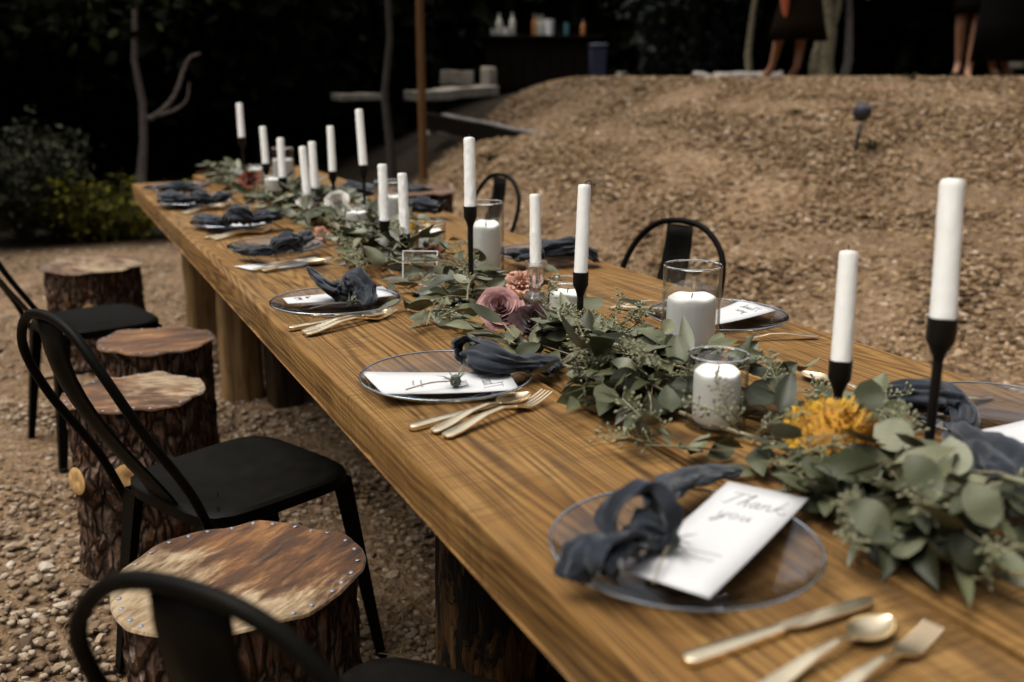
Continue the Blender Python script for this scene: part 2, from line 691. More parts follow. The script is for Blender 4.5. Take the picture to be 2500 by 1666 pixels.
ICO_F = hull_faces(ICO_V)
OCT_V = np.array([(1, 0, 0), (-1, 0, 0), (0, 1, 0), (0, -1, 0), (0, 0, 1), (0, 0, -1)], float)
OCT_F = hull_faces(OCT_V)


def stones(P, S, rng, V0, F0, jit=0.28, flat=0.62):
    n = len(P)
    sh = V0[None] * (1 + rng.uniform(-jit, jit, size=(n, len(V0), 1))) + rng.uniform(-jit * .4, jit * .4, size=(n, len(V0), 3))
    sh = sh * (S[:, None] * rng.uniform(.7, 1.25, size=(n, 3)))[:, None, :]
    sh = np.einsum('nij,nvj->nvi', rand_rots(n, rng), sh)
    sh[:, :, 2] *= flat
    V = (sh + P[:, None, :]).reshape(-1, 3)
    F = (F0[None] + (np.arange(n) * len(V0))[:, None, None]).reshape(-1, 3)
    return V, F


M['gravel'] = random_mat('gravel stone', [(0.0, (0.055, 0.032, 0.016)), (0.25, (0.140, 0.084, 0.041)), (0.5, (0.215, 0.136, 0.069)), (0.8, (0.285, 0.192, 0.108)), (0.95, (0.36, 0.265, 0.17)), (1.0, (0.45, 0.36, 0.27))],
                         0.88, 'both', .2, mottled=.35, scale=90)


M['pale_gravel'] = random_mat('pale gravel stone', [(0.0, (0.0731, 0.0473, 0.0292)), (0.25, (0.1720, 0.1187, 0.0740)), (0.5, (0.2580, 0.1849, 0.1204)), (0.8, (0.3268, 0.2494, 0.1720)), (0.95, (0.3956, 0.3182, 0.2408)), (1.0, (0.4730, 0.4042, 0.3268))],
                              0.88, 'both', .2, mottled=.4, scale=90)


def polar(n, a0, a1, r0, r1, rng, pw=1.0):
    a = np.radians(rng.uniform(a0, a1, n))
    u = rng.uniform(0, 1, n)
    r = (r0 ** pw + (r1 ** pw - r0 ** pw) * u) ** (1 / pw)
    return r * np.sin(a), r * np.cos(a)


def clear_of_table(x, y):
    return np.ones_like(x, bool)


Vs, Fs, off = [], [], 0
for (n, a0, a1, r0, r1, s0, s1, V0, F0, pw) in (
        (9000, -12, 24, 1.0, 4.2, .005, .015, ICO_V, ICO_F, 1.6),
        (9000, -12, 16, 3.5, 8.0, .007, .018, OCT_V, OCT_F, 1.6),
        (9000, 14, 34, 1.6, 7.0, .006, .016, OCT_V, OCT_F, 1.6),
        (17000, 30, 62, 1.6, 4.2, .006, .020, ICO_V, ICO_F, 1.7),
        (46000, 18, 60, 3.4, 10.0, .009, .027, OCT_V, OCT_F, 1.5)):
    x, y = polar(n, a0, a1, r0, r1, RNG, pw)
    cl = np.sin(x * 3.1 + 1.7 * np.sin(y * 2.3)) * np.sin(y * 2.9 + 1.3 * np.sin(x * 1.9))
    cl = cl + .8 * np.sin(x * 0.9 + 2 * np.sin(y * .7)) * np.sin(y * 1.1 + np.sin(x * .8))
    keep = (RNG.uniform(0, 1, n) < 0.88 + 0.13 * cl) & (litter_at(x, y) < RNG.uniform(0.0, 0.9, n))
    x, y = x[keep], y[keep]
    S = s0 + (s1 - s0) * RNG.uniform(0, 1, len(x)) ** 1.8
    P = np.stack([x, y, gz_arr(x, y) + S * .25], 1)
    V, F = stones(P, S, RNG, V0, F0)
    Vs.append(V)
    Fs.append(F + off)
    off += len(V)
for nm, sl, mt, lab in (('gravel', slice(0, 2), 'pale_gravel', 'pale beige gravel on the flat ground around the stumps'), ('gravel', slice(2, 5), 'gravel', 'golden brown gravel covering the slope behind the table')):
    vv, ff, of_ = [], [], 0
    for V, F in zip(Vs[sl], Fs[sl]):
        vv.append(V)
        ff.append(F - F.min() + of_)
        of_ += len(V)
    g_ = np_mesh(nm, np.concatenate(vv), np.concatenate(ff), M[mt])
    g_['kind'] = 'stuff'
    tag(g_, lab, 'gravel')

# pebbles that show singly, lower left and under the table
variants = []
for i in range(7):
    V, F = stones(np.zeros((1, 3)), np.array([1.0]), RNG, ICO_V, ICO_F, .26, .68)
    me = bpy.data.meshes.new('pebble')
    me.from_pydata(V.tolist(), [], F.tolist())
    me.materials.append(M['pale_gravel'])
    variants.append(me)
cnt = 0
while cnt < 300:
    a = R(random.uniform(-10, 22))
    r = random.uniform(1.55, 3.3)
    x, y = r * math.sin(a), r * math.cos(a)
    if x > 0.75 or x < -0.55:
        continue
    if x > 0.0 and random.random() < .35:
        continue
    s = random.uniform(.012, .022)
    o = bpy.data.objects.new('pebble', variants[cnt % 7])
    COL.objects.link(o)
    o.parent = ground
    o.location = (x, y, gz(x, y) + s * .35)
    o.rotation_euler = (0, 0, random.uniform(0, 6.28))
    o.scale = (s * random.uniform(.8, 1.25), s, s * random.uniform(.8, 1.1))
    cnt += 1

# dry pine needles and grass stalks lying on the soil
nd = MB()
for i in range(260):
    a = R(random.uniform(-10, 26))
    r = random.uniform(1.3, 3.4)
    x, y = r * math.sin(a), r * math.cos(a)
    l = random.uniform(.05, .14)
    t = random.uniform(0, 6.28)
    z = gz(x, y) + .012
    nd.tube([(x, y, z), (x + math.cos(t) * l * .5, y + math.sin(t) * l * .5, z + random.uniform(.004, .02)), (x + math.cos(t + .3) * l, y + math.sin(t + .3) * l, z)], .0009, 4)
o = nd.build('pine_needles', plain('dry needle', (0.30, 0.19, 0.09), .8))
o['kind'] = 'stuff'
tag(o, 'dry pine needles and stalks scattered among the stones beside the stumps', 'needles')

# ------------------------------------------------------------------ the wood behind
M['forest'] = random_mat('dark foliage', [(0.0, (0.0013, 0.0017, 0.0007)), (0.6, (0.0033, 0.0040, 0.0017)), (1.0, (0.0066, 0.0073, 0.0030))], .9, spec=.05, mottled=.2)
M['bark'] = plain('grey bark', (0.1680, 0.1312, 0.1120), .9, var=.4, scale=25, bump=.6, bump_d=.01)
M['bark_dark'] = plain('dark bark', (0.0225, 0.0165, 0.0110), .9, var=.4, scale=25, bump=.6, bump_d=.01)
M['bark_olive'] = plain('lichened bark', (0.15, 0.125, 0.07), .9, var=.4, scale=18, bump=.6, bump_d=.01)


def leaf_cloud(P, S, rng, up=0.3):
    """one small quad leaf per point"""
    n = len(P)
    Rm = rand_rots(n, rng)
    q = np.array([(-1, -.45, 0), (.2, -.6, .12), (1, .1, 0), (-.1, .6, -.1)])
    V = np.einsum('nij,vj->nvi', Rm, q) * S[:, None, None] + P[:, None, :]
    F = np.arange(n * 4).reshape(n, 4)
    return V.reshape(-1, 3), F


def clumps(n, c, rad, k, rng, spread=.34):
    """points gathered in k clumps inside an ellipsoid"""
    d = rng.normal(size=(k, 3))
    d /= np.linalg.norm(d, axis=1)[:, None]
    cc = d * rng.uniform(.25, 1, (k, 1)) ** .5
    i = rng.integers(0, k, n)
    p = cc[i] + rng.normal(size=(n, 3)) * spread * .55
    return p * np.array(rad) + np.array(c)


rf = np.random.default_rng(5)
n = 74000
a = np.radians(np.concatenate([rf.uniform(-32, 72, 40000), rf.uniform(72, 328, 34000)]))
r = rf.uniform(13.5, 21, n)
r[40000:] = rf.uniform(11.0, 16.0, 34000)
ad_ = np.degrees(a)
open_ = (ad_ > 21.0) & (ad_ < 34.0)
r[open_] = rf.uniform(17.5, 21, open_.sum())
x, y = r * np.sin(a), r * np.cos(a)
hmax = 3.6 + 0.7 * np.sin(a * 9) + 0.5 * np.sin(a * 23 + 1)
hmax[40000:] += 5.5  # taller unseen ring beside and behind the camera, added to cut low sky
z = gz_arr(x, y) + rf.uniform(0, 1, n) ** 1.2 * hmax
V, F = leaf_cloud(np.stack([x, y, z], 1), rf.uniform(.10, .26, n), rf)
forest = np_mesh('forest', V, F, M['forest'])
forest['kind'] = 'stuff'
tag(forest, 'dark wood closing off the clearing, with a taller unseen ring added to cut low sky', 'forest')


def tree(name, label, base, h, r0, bark, crown_c, crown_r, nl, ls, leafmat, limbs=(), lean=(0, 0), seed=1, k=26, group=None):
    """trunk with limbs and a crown of leaves in clumps"""
    rg = np.random.default_rng(seed)
    t = thing(name, label, 'tree', base, 0, group)
    mb = MB()
    pts, rad = [], []
    for i in range(9):
        u = i / 8
        pts.append((lean[0] * u + .03 * math.sin(i * 1.9 + seed), lean[1] * u + .03 * math.cos(i * 2.3 + seed), -0.15 + (h + .15) * u))
        rad.append(r0 * (1.25 - .25 * min(1, u * 4)) * (1 - .72 * u))
    mb.tube(pts, rad, 10)
    mb.build('trunk', bark, t)
    for lp, lr in limbs:
        q = MB()
        sp = spline(lp, 14)
        q.tube(sp, [lr * (1 - .75 * i / 14) for i in range(15)], 7)
        q.build('branch', bark, t)
    if nl:
        P = clumps(nl, crown_c, crown_r, k, rg)
        V, F = leaf_cloud(P, rg.uniform(ls * .6, ls * 1.3, nl), rg)
        np_mesh('crown', V, F, leafmat, t)
    return t


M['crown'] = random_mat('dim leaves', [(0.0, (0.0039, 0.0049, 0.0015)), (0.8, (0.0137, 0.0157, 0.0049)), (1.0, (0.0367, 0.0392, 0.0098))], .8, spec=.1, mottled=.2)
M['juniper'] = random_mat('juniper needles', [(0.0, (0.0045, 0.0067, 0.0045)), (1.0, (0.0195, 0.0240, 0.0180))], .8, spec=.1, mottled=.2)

b = pd(350, 440, 10.0)
b = Vector((b.x, b.y, gz(b.x, b.y)))
up_ = pd(362, 285, 10.0)
fork = up_ - b


def rel(px, py, depth, b):
    return pd(px, py, depth) - b


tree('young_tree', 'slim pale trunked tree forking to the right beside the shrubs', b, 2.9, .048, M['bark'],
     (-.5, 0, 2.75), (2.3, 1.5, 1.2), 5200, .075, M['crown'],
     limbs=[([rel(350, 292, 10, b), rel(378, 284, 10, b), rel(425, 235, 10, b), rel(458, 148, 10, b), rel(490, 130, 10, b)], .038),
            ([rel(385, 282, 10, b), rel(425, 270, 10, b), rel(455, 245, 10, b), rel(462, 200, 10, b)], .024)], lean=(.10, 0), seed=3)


def ground_at(px, depth):
    p = pd(px, 300, depth)
    return Vector((p.x, p.y, gz(p.x, p.y)))


tree('young_tree', 'thin bare trunk standing behind the white log', ground_at(1822, 11.5), 3.4, .040, M['bark_olive'],
     (0, 0, 3.2), (1.5, 1.2, .9), 2500, .09, M['forest'], lean=(.03, 0), seed=9)
tree('snag', 'pale forked dead trunk behind the walking guest in the rust dress', ground_at(2005, 11.3), 2.6, .13, M['bark_olive'], (0, 0, 0), (1, 1, 1), 0, .1, None,
     limbs=[([(0.02, 0, .55), (.10, 0, .75), (.13, 0, .95), (.22, 0, 1.4)], .06), ([(-.06, 0, 0), (-.16, 0, .2), (-.12, 0, .45), (-.03, 0, .6)], .07)], lean=(-.15, .1), seed=4)
tree('snag', 'slight grey trunk just to the right of the pale forked one', ground_at(2050, 11.6), 2.9, .05, M['bark'], (0, 0, 0), (1, 1, 1), 0, .1, None, lean=(.2, .1), seed=6)
tree('young_tree', 'slender trunk standing left of the tall orange brown post', ground_at(951, 8.2), 3.4, .035, M['bark_dark'],
     (0, 0, 3.3), (1.2, 1, .8), 1500, .08, M['forest'], seed=14)
jb = ground_at(1690, 13.0)
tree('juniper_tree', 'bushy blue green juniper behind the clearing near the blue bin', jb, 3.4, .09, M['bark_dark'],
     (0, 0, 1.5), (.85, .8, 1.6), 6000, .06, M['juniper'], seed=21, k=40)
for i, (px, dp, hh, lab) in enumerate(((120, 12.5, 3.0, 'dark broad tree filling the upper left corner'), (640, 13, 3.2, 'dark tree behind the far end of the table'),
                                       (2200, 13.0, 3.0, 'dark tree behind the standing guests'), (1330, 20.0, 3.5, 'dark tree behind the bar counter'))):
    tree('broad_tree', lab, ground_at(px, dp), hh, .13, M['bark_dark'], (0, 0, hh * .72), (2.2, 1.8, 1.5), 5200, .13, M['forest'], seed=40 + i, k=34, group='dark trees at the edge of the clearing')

# shrubs at the left
M['sage'] = random_mat('sage leaves', [(0.0, (0.0107, 0.0118, 0.0058)), (0.7, (0.0268, 0.0284, 0.0166)), (1.0, (0.0513, 0.0513, 0.0317))], .85, spec=.1, mottled=.2)
M['yellowgreen'] = random_mat('yellow green leaves', [(0.0, (0.0141, 0.0149, 0.0018)), (0.6, (0.0440, 0.0440, 0.0044)), (1.0, (0.1408, 0.1276, 0.0088))], .8, spec=.1, mottled=.2)


def shrub(name, label, base, c, rad, nl, ls, mat_, seed, nst, k=22):
    t = thing(name, label, 'shrub', base)
    rg = np.random.default_rng(seed)
    st = MB()
    tips = []
    for i in range(nst):
        an = rg.uniform(0, 6.28)
        rr = rg.uniform(.2, .95)
        tip = Vector((math.cos(an) * rr * rad[0], math.sin(an) * rr * rad[1], c[2] + rad[2] * rg.uniform(-.2, 1.0) * (1 - .4 * rr)))
        tips.append(tip)
        st.tube([(0, 0, -.02), tip * .5 + Vector((0, 0, .06)), tip], [.012, .008, .003], 5)
    st.build('stems', M['bark_dark'], t)
    P = []
    per = nl // nst
    for tip in tips:
        u = rg.uniform(.35, 1.05, per)[:, None]
        base_ = np.array(tip)[None] * u + np.array((0, 0, .06)) * (u * (1 - u) * 4) * .5
        P.append(base_ + rg.normal(size=(per, 3)) * .055 * (rad[0] / .5))
    P = np.concatenate(P)
    V, F = leaf_cloud(P, rg.uniform(ls * .5, ls * 1.3, len(P)), rg)
    np_mesh('foliage', V, F, mat_, t)
    return t


sb = hit(70, 590)
shrub('sage_bush', 'tall grey green sage bush at the left edge of the clearing', sb, (0, 0, .45), (.75, .5, .52), 6500, .028, M['sage'], 2, 26)
yb = hit(290, 588)
shrub('low_shrub', 'low yellow green shrub between the sage bush and the table end', yb, (0, 0, .24), (.62, .4, .22), 5200, .026, M['yellowgreen'], 8, 30)
cb = hit(190, 600)
shrub('low_shrub', 'small dark shrub in front of the sage bush', cb + Vector((0, .5, 0)), (0, 0, .2), (.5, .4, .16), 2600, .026, M['sage'], 18, 18)

# ------------------------------------------------------------------ far furniture of the clearing


def noisy_block(name, label, cat, c, size, rz, mat_, seed=0, bevel=.02, amp=.02):
    t = MB()
    nx_, ny_, nz_ = 8, 3, 3
    rot = Matrix.Rotation(rz, 3, 'Z')
    import bmesh
    bm = bmesh.new()
    bmesh.ops.create_cube(bm, size=1)
    bmesh.ops.subdivide_edges(bm, edges=bm.edges[:], cuts=4, use_grid_fill=True)
    for v in bm.verts:
        p = Vector((v.co.x * size[0], v.co.y * size[1], v.co.z * size[2]))
        d = mnoise.noise_vector(p * 3.1 + Vector((seed * 3.3, 0, 0)))
        v.co = rot @ (p + d * amp)
    me = bpy.data.meshes.new(name)
    bm.to_mesh(me)
    bm.free()
    o = finish(name, me, mat_, None, c, True, 0, 1, angle=60)
    return tag(o, label, cat)


M['pale_stone'] = plain('pale stone', (0.1540, 0.1330, 0.1085), .9, var=.25, scale=12, bump=.4, bump_d=.01)  # base tone lowered to carry the shade of the trees
M['grey_timber'] = plain('grey beam top', (0.13, 0.115, 0.105), .85, var=.35, scale=9, bump=.4, bump_d=.01)
M['white_log'] = plain('bleached log', (0.3220, 0.2870, 0.2590), .85, var=.35, scale=9, bump=.5, bump_d=.01)
M['bar'] = plain('dark bar wood', (0.006, 0.004, 0.0025), .9, spec=.05)
M['blue_bin'] = plain('dark blue plastic', (0.010, 0.012, 0.036), .55)
M['bottle'] = thin_glass('bottle glass', (0.78, 0.82, 0.74), (0.35, 0.36, 0.30), .08)


def seg_box(name, label, cat, p0, p1, w, h, mat_, amp=.008, seed=0, lift=0):
    p0, p1 = Vector(p0), Vector(p1)
    d = p1 - p0
    L = d.length
    import bmesh
    bm = bmesh.new()
    bmesh.ops.create_cube(bm, size=1)
    es = [e for e in bm.edges if abs(e.verts[0].co.x - e.verts[1].co.x) > .5]
    bmesh.ops.subdivide_edges(bm, edges=es, cuts=10, use_grid_fill=True)
    rot = d.to_track_quat('X', 'Z').to_matrix()
    for v in bm.verts:
        p = Vector((v.co.x * L, v.co.y * w, v.co.z * h))
        p += mnoise.noise_vector(p * 4 + Vector((seed * 7, 0, 0))) * amp
        v.co = rot @ p
    me = bpy.data.meshes.new(name)
    bm.to_mesh(me)
    bm.free()
    o = finish(name, me, mat_, None, (p0 + p1) / 2 + Vector((0, 0, lift)), True, .006, 0, angle=40)
    return tag(o, label, cat)


# retaining timber on the slope: from behind the post to its free end
p1 = pd(1372, 334, 7.0)
p0 = pd(1035, 268, 8.6)
tb = seg_box('timber_beam', 'long dark timber with a pale grey top lying on the slope right of the tall post', 'timber', p0, p1, .10, .13, M['bar'], seed=1, lift=-.085)
q0, q1 = Vector(p0).lerp(p1, .18), Vector(p1)
cb_ = seg_box('beam_top', '', '', q0, q1, .07, .018, M['grey_timber'], seed=2, lift=-.010)  # thin paler strip along the top of the dark beam
for key in ('label', 'category'):
    del cb_[key]
cb_.location = cb_.location - tb.location
cb_.parent = tb
p0, p1 = pd(1005, 236, 10.4), pd(1195, 220, 10.8)
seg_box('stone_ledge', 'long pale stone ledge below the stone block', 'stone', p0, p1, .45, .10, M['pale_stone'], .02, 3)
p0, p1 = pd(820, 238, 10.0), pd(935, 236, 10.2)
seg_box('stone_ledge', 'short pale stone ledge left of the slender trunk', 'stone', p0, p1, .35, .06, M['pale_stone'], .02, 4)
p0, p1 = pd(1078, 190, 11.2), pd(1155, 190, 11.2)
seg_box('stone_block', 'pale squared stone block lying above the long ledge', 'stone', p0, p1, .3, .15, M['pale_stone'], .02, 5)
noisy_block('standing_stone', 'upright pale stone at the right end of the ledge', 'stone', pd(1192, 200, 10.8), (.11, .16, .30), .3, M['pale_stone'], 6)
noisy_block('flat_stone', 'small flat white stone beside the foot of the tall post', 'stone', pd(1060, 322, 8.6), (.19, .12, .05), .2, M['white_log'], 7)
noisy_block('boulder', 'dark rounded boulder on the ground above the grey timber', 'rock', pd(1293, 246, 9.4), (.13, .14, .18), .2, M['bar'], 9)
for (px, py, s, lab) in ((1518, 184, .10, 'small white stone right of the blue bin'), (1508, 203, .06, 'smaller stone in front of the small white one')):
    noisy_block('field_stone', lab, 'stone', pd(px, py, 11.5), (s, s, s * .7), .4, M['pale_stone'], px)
# bleached log and its broken end behind the crest
p0, p1 = pd(1742, 186, 11.2), pd(1912, 184, 10.9)
lg = MB()
sp = [p0.lerp(p1, i / 12) + mnoise.noise_vector(Vector((i * .7, 0, 0))) * .012 for i in range(13)]
lg.tube(sp, [.042 + .008 * math.sin(i * 1.7) for i in range(13)], 10)
o = lg.build('log', M['white_log'], base=p0)
tag(o, 'bleached white log lying along the crest behind the gravel', 'log')
p0, p1 = pd(1692, 180, 11.3), pd(1735, 190, 11.2)
lg = MB()
lg.tube([p0, p0.lerp(p1, .5) + Vector((0, 0, .01)), p1], [.022, .034, .03], 8)
o = lg.build('log', M['white_log'], base=p0)
tag(o, 'short broken white log left of the long bleached one', 'log')
p0 = pd(2492, 155, 9.6)
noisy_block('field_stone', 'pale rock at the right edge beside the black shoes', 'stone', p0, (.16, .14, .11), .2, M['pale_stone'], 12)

# tall post
pb = ground_at(1031, 7.6)
t = thing('wooden_post', 'tall orange brown wooden post standing behind the table', 'post', pb)
mb = MB()
mb.tube([(0, 0, -.1), (0, 0, 1.2), (.005, 0, 2.4), (0, 0, 3.6)], [.033, .031, .029, .028], 14)
mb.build('shaft', M['pole'], t)
# post leans nothing; small iron hook near the top
mb = MB()
mb.tube([(0, -.02, 3.45), (0, -.07, 3.45), (0, -.08, 3.42), (0, -.07, 3.39)], .005, 6)
mb.build('hook', M['iron'], t)

# bar counter with bottles and glasses
barp = pd(1325, 150, 15.0)
gb = gz(barp.x, barp.y)
bar = thing('bar_counter', 'dark wooden bar counter far behind the clearing with bottles on top', 'bar', (barp.x, barp.y, gb), -AZ)
BH = pd(1325, 88, 15.0).z - gb
mb = MB()
mb.box((0, 0, BH - .025), (1.75, .55, .05))
mb.build('counter_top', M['bar'], bar, bevel=.006)
for i in range(9):
    mb = MB()
    mb.box((-.76 + i * .19, -.2, (BH - .05) / 2), (.182, .03, BH - .05))
    mb.build('plank', M['bar'], bar, bevel=.004)
for s in (-1, 1):
    mb = MB()
    mb.box((s * .83, .02, (BH - .05) / 2), (.04, .40, BH - .05))
    mb.build('side_panel', M['bar'], bar, bevel=.004)


def bottle(px, py_top, py_bot, wpx, label, mat_, kind='bottle'):
    d = 15.0
    top = pd(px, py_top, d)
    z0 = gb + BH
    hh = max(.1, top.z - z0)
    r = wpx / F_PX * d / 2
    t = thing(kind, label, kind, (top.x, top.y, z0), 0, 'bottles and glasses on the bar')
    mb = MB()
    if kind == 'bottle':
        mb.lathe([(0, 0), (r, .004), (r, hh * .58), (r * .85, hh * .68), (r * .36, hh * .78), (r * .34, hh * .95), (0, hh * .95)], 14)
        mb.build('body', mat_, t)
        mb = MB()
        mb.lathe([(0, hh * .94), (r * .40, hh * .94), (r * .40, hh), (0, hh)], 10)
        mb.build('cap', M['frame'], t)
    else:
        mb.lathe([(0, 0), (r * .8, .004), (r, hh), (r * .92, hh), (r * .74, .012), (0, .012)], 14)
        mb.build('body', mat_, t)
    return t


M['frosted'] = plain('frosted glass', (0.33, 0.33, 0.28), .5, var=.2)
M['milk'] = plain('white ceramic', (0.62, 0.58, 0.60), .4, var=.1)
M['amber'] = plain('amber spirit', (0.24, 0.10, 0.03), .3)
M['teal'] = plain('teal glass', (0.05, 0.13, 0.15), .3)
for a_ in ((1219, 32, 88, 15, 'tall frosted bottle standing leftmost on the bar', M['frosted'], 'bottle'), (1251, 30, 88, 15, 'tall frosted bottle standing apart, second from the left of the bar', M['frosted'], 'bottle'),
           (1305, 34, 88, 12, 'amber bottle beside the clear bottle in the middle of the bar', M['amber'], 'bottle'), (1315, 36, 88, 9, 'narrow clear bottle beside the amber bottle', M['frosted'], 'bottle'),
           (1324, 36, 88, 9, 'narrow pale bottle between the clear bottle and the white jug', M['frosted'], 'bottle'), (1342, 48, 82, 24, 'round white jug near the middle of the bar', M['milk'], 'jug'),
           (1384, 56, 82, 13, 'small teal glass standing alone on the bar', M['teal'], 'glass'), (1205, 72, 88, 15, 'small grey tumbler at the left end of the bar', M['frosted'], 'glass'),
           (1237, 68, 88, 22, 'low white bowl in front of the tall frosted bottles', M['milk'], 'bowl'), (1222, 60, 88, 15, 'grey glass between tumbler and white bowl', M['frosted'], 'glass'),
           (1424, 48, 82, 12, 'brown bottle standing at the right end of the bar', M['amber'], 'bottle')):
    bottle(*a_)

# blue bin
bp = ground_at(1457, 14.0)
bt = thing('bin', 'tall dark blue bin standing right of the bar', 'bin', bp, -AZ)
bh = pd(1457, 108, 14.0).z - bp.z
mb = MB()
mb.lathe([(0, 0), (.15, 0), (.17, bh - .05), (0, bh - .05)], 4, rot=Matrix.Rotation(R(45), 3, 'Z'))
mb.build('body', M['blue_bin'], bt, bevel=.02)
mb = MB()
mb.lathe([(0, bh - .049), (.185, bh - .049), (.185, bh - .01), (.10, bh), (0, bh)], 4, rot=Matrix.Rotation(R(45), 3, 'Z'))
mb.build('lid', M['blue_bin'], bt, bevel=.01)

# ground spotlight
sp_ = hit(2086, 368)
lt = thing('garden_spotlight', 'small black garden spotlight on a stake in the gravel slope', 'lamp', sp_)
d_s = (sp_ - Vector((0, 0, CAMZ))).dot(_fw)
sc_ = d_s / F_PX
mb = MB()
mb.tube([(0, 0, -.05), (.02 * d_s / 5, 0, 40 * sc_)], [4 * sc_, 4 * sc_], 8)
mb.build('stake', M['iron'], lt)
mb = MB()
mb.box((.02 * d_s / 5, 0, 50 * sc_), (11 * sc_, 11 * sc_, 22 * sc_))
mb.build('bracket', M['pale_stone'], lt, bevel=.003)
mb = MB()
rh = 22 * sc_
prof = [(0, -rh * 1.0), (rh * .55, -rh * .9), (rh * .92, -rh * .45), (rh, 0), (rh * .95, rh * .5), (rh * .7, rh * .85), (0, rh * 1.0)]
mb.lathe(prof, 18, (.03 * d_s / 5, 0, 88 * sc_), Matrix.Rotation(R(25), 3, 'X'))
mb.build('lamp_head', plain('blue black paint', (0.020, 0.023, 0.032), .4), lt)

M['weed'] = random_mat('dry weed', [(0.0, (0.018, 0.016, 0.006)), (1.0, (0.075, 0.06, 0.025))], .9, spec=.1)
for (px, py, sz, lab) in ((2128, 372, .13, 'small dry weed tuft beside the garden spotlight'), (1945, 278, .08, 'tiny weed tuft on the slope left of the garden spotlight'), (1200, 392, .10, 'green weed tuft on the lower slope right of the tall post'),
                          (2225, 196, .10, 'weed tuft at the crest between the guests'), (1560, 226, .09, 'weed tuft at the crest left of the bleached logs')):
    p_ = hit(px, py)
    t = thing('weed_tuft', lab, 'weed', p_)
    mb = MB()
    rg = random.Random(px)
    for i in range(26):
        a = rg.uniform(0, 6.28)
        l = sz * rg.uniform(.5, 1.1)
        d = Vector((math.cos(a) * .8, math.sin(a) * .8, rg.uniform(.3, 1.1))).normalized()
        mb.tube([(0, 0, -.01), d * l * .6, d * l + Vector((0, 0, -l * .15))], [.004, .006, .001], 4, flat=.4)
    mb.build('blades', M['weed'], t)['kind'] = 'stuff'

# ------------------------------------------------------------------ guests far behind (seen from the hips down)
M['skin'] = plain('skin', (0.2520, 0.1200, 0.0660), .55, var=.08, scale=20, bump=.03)
M['hair'] = plain('brown hair', (0.03, 0.018, 0.010), .6)


def skin_body(verts, edges, radii, parent, mat_, root=0, sub=2):
    me = bpy.data.meshes.new('body')
    me.from_pydata(verts, edges, [])
    o = bpy.data.objects.new('body', me)
    COL.objects.link(o)
    o.parent = parent
    md = o.modifiers.new('skin', 'SKIN')
    md.use_smooth_shade = True
    for i, r_ in enumerate(radii):
        sv = me.skin_vertices[0].data[i]
        sv.radius = (r_, r_) if not isinstance(r_, tuple) else r_
        sv.use_root = (i == root)
    s = o.modifiers.new('sub', 'SUBSURF')
    s.levels = s.render_levels = sub
    me.materials.append(mat_)
    return o


def person(label, base, rz, lfoot, rfoot, dress_col, hem, shoe_mat, heel=(0, 0), top_len=1.4, flare=.2, sleeve=None):
    """a standing adult facing local +Y; feet given as (x, y, z) of the ankles"""
    t = thing('person', label, 'person', base, rz)
    H = 1.66
    v = [(0, 0, .94), (0, 0, 1.10), (0, .01, 1.28), (0, 0, 1.40), (0, .01, 1.48), (0, .02, 1.57), (0, .02, 1.64)]
    r_ = [.13, .105, .125, .08, .048, .082, .06]
    e = [(0, 1), (1, 2), (2, 3), (3, 4), (4, 5), (5, 6)]

    def chain(start, pts, rr):
        p = start
        for q, w in zip(pts, rr):
            v.append(q)
            r_.append(w)
            e.append((p, len(v) - 1))
            p = len(v) - 1
    for s, f in ((-1, lfoot), (1, rfoot)):
        hip = Vector((s * .09, 0, .86))
        an = Vector(f)
        kn = hip.lerp(an, .52) + Vector((0, .03, 0))
        calf = kn.lerp(an, .35) + Vector((0, -.015, 0))
        toe = an + Vector((s * .015, .13, -max(.05, an.z - .025) if an.z < .2 else -.07))
        heel_ = an + Vector((0, -.03, -.045))
        chain(0, [hip, kn, calf, an + Vector((0, 0, .02)), an + Vector((0, .03, -.04)), toe], [.085, .056, .052, .034, .036, .028])
    for s in (-1, 1):
        chain(3, [(s * .15, 0, 1.38), (s * .20, -.01, 1.12), (s * .20, .06, .90), (s * .19, .09, .80)], [.055, .042, .033, .03])
    skin_body(v, e, r_, t, M['skin'])
    # dress from shoulders to hem
    mb = MB()
    prof = []
    for z, rx in ((1.42, .10), (1.38, .145), (1.28, .155), (1.12, .128), (1.0, .15), (.90, .165), (.7, .165 + flare * .15), (.5, .165 + flare * .3), (hem, .165 + flare * .45)):
        if z >= hem:
            prof.append((rx, z))
    mb.lathe(prof, 26, wob=lambda a, z: (1 - .22 * abs(math.sin(a))) * (1 + .05 * math.sin(a * 7 + z * 3) * max(0, 1 - z)))
    mb.build('dress', dress_col, t, solid=.006)
    # hair
    mb = MB()
    mb.lathe([(0, 1.735), (.05, 1.72), (.09, 1.67), (.098, 1.60), (.095, 1.50), (.08, 1.40), (.05, 1.36), (0, 1.35)], 18, (0, -.022, 0))
    mb.build('hair', M['hair'], t)
    if shoe_mat:
        for s, f in ((-1, lfoot), (1, rfoot)):
            mb = MB()
            an = Vector(f)
            z0 = an.z - .085
            pts = [(an.x, an.y - .06, z0), (an.x, an.y + .04, z0), (an.x + s * .012, an.y + .17, z0 - .0)]
            mb.tube(pts, [.032, .042, .034], 10, flat=.45)
            mb.build('shoe', shoe_mat, t)
    if sleeve:
        mb = MB()
        mb.tube(sleeve[0], [.02, .06, .075, .03], 10, flat=.5)
        mb.build('shawl', sleeve[1], t)
    return t


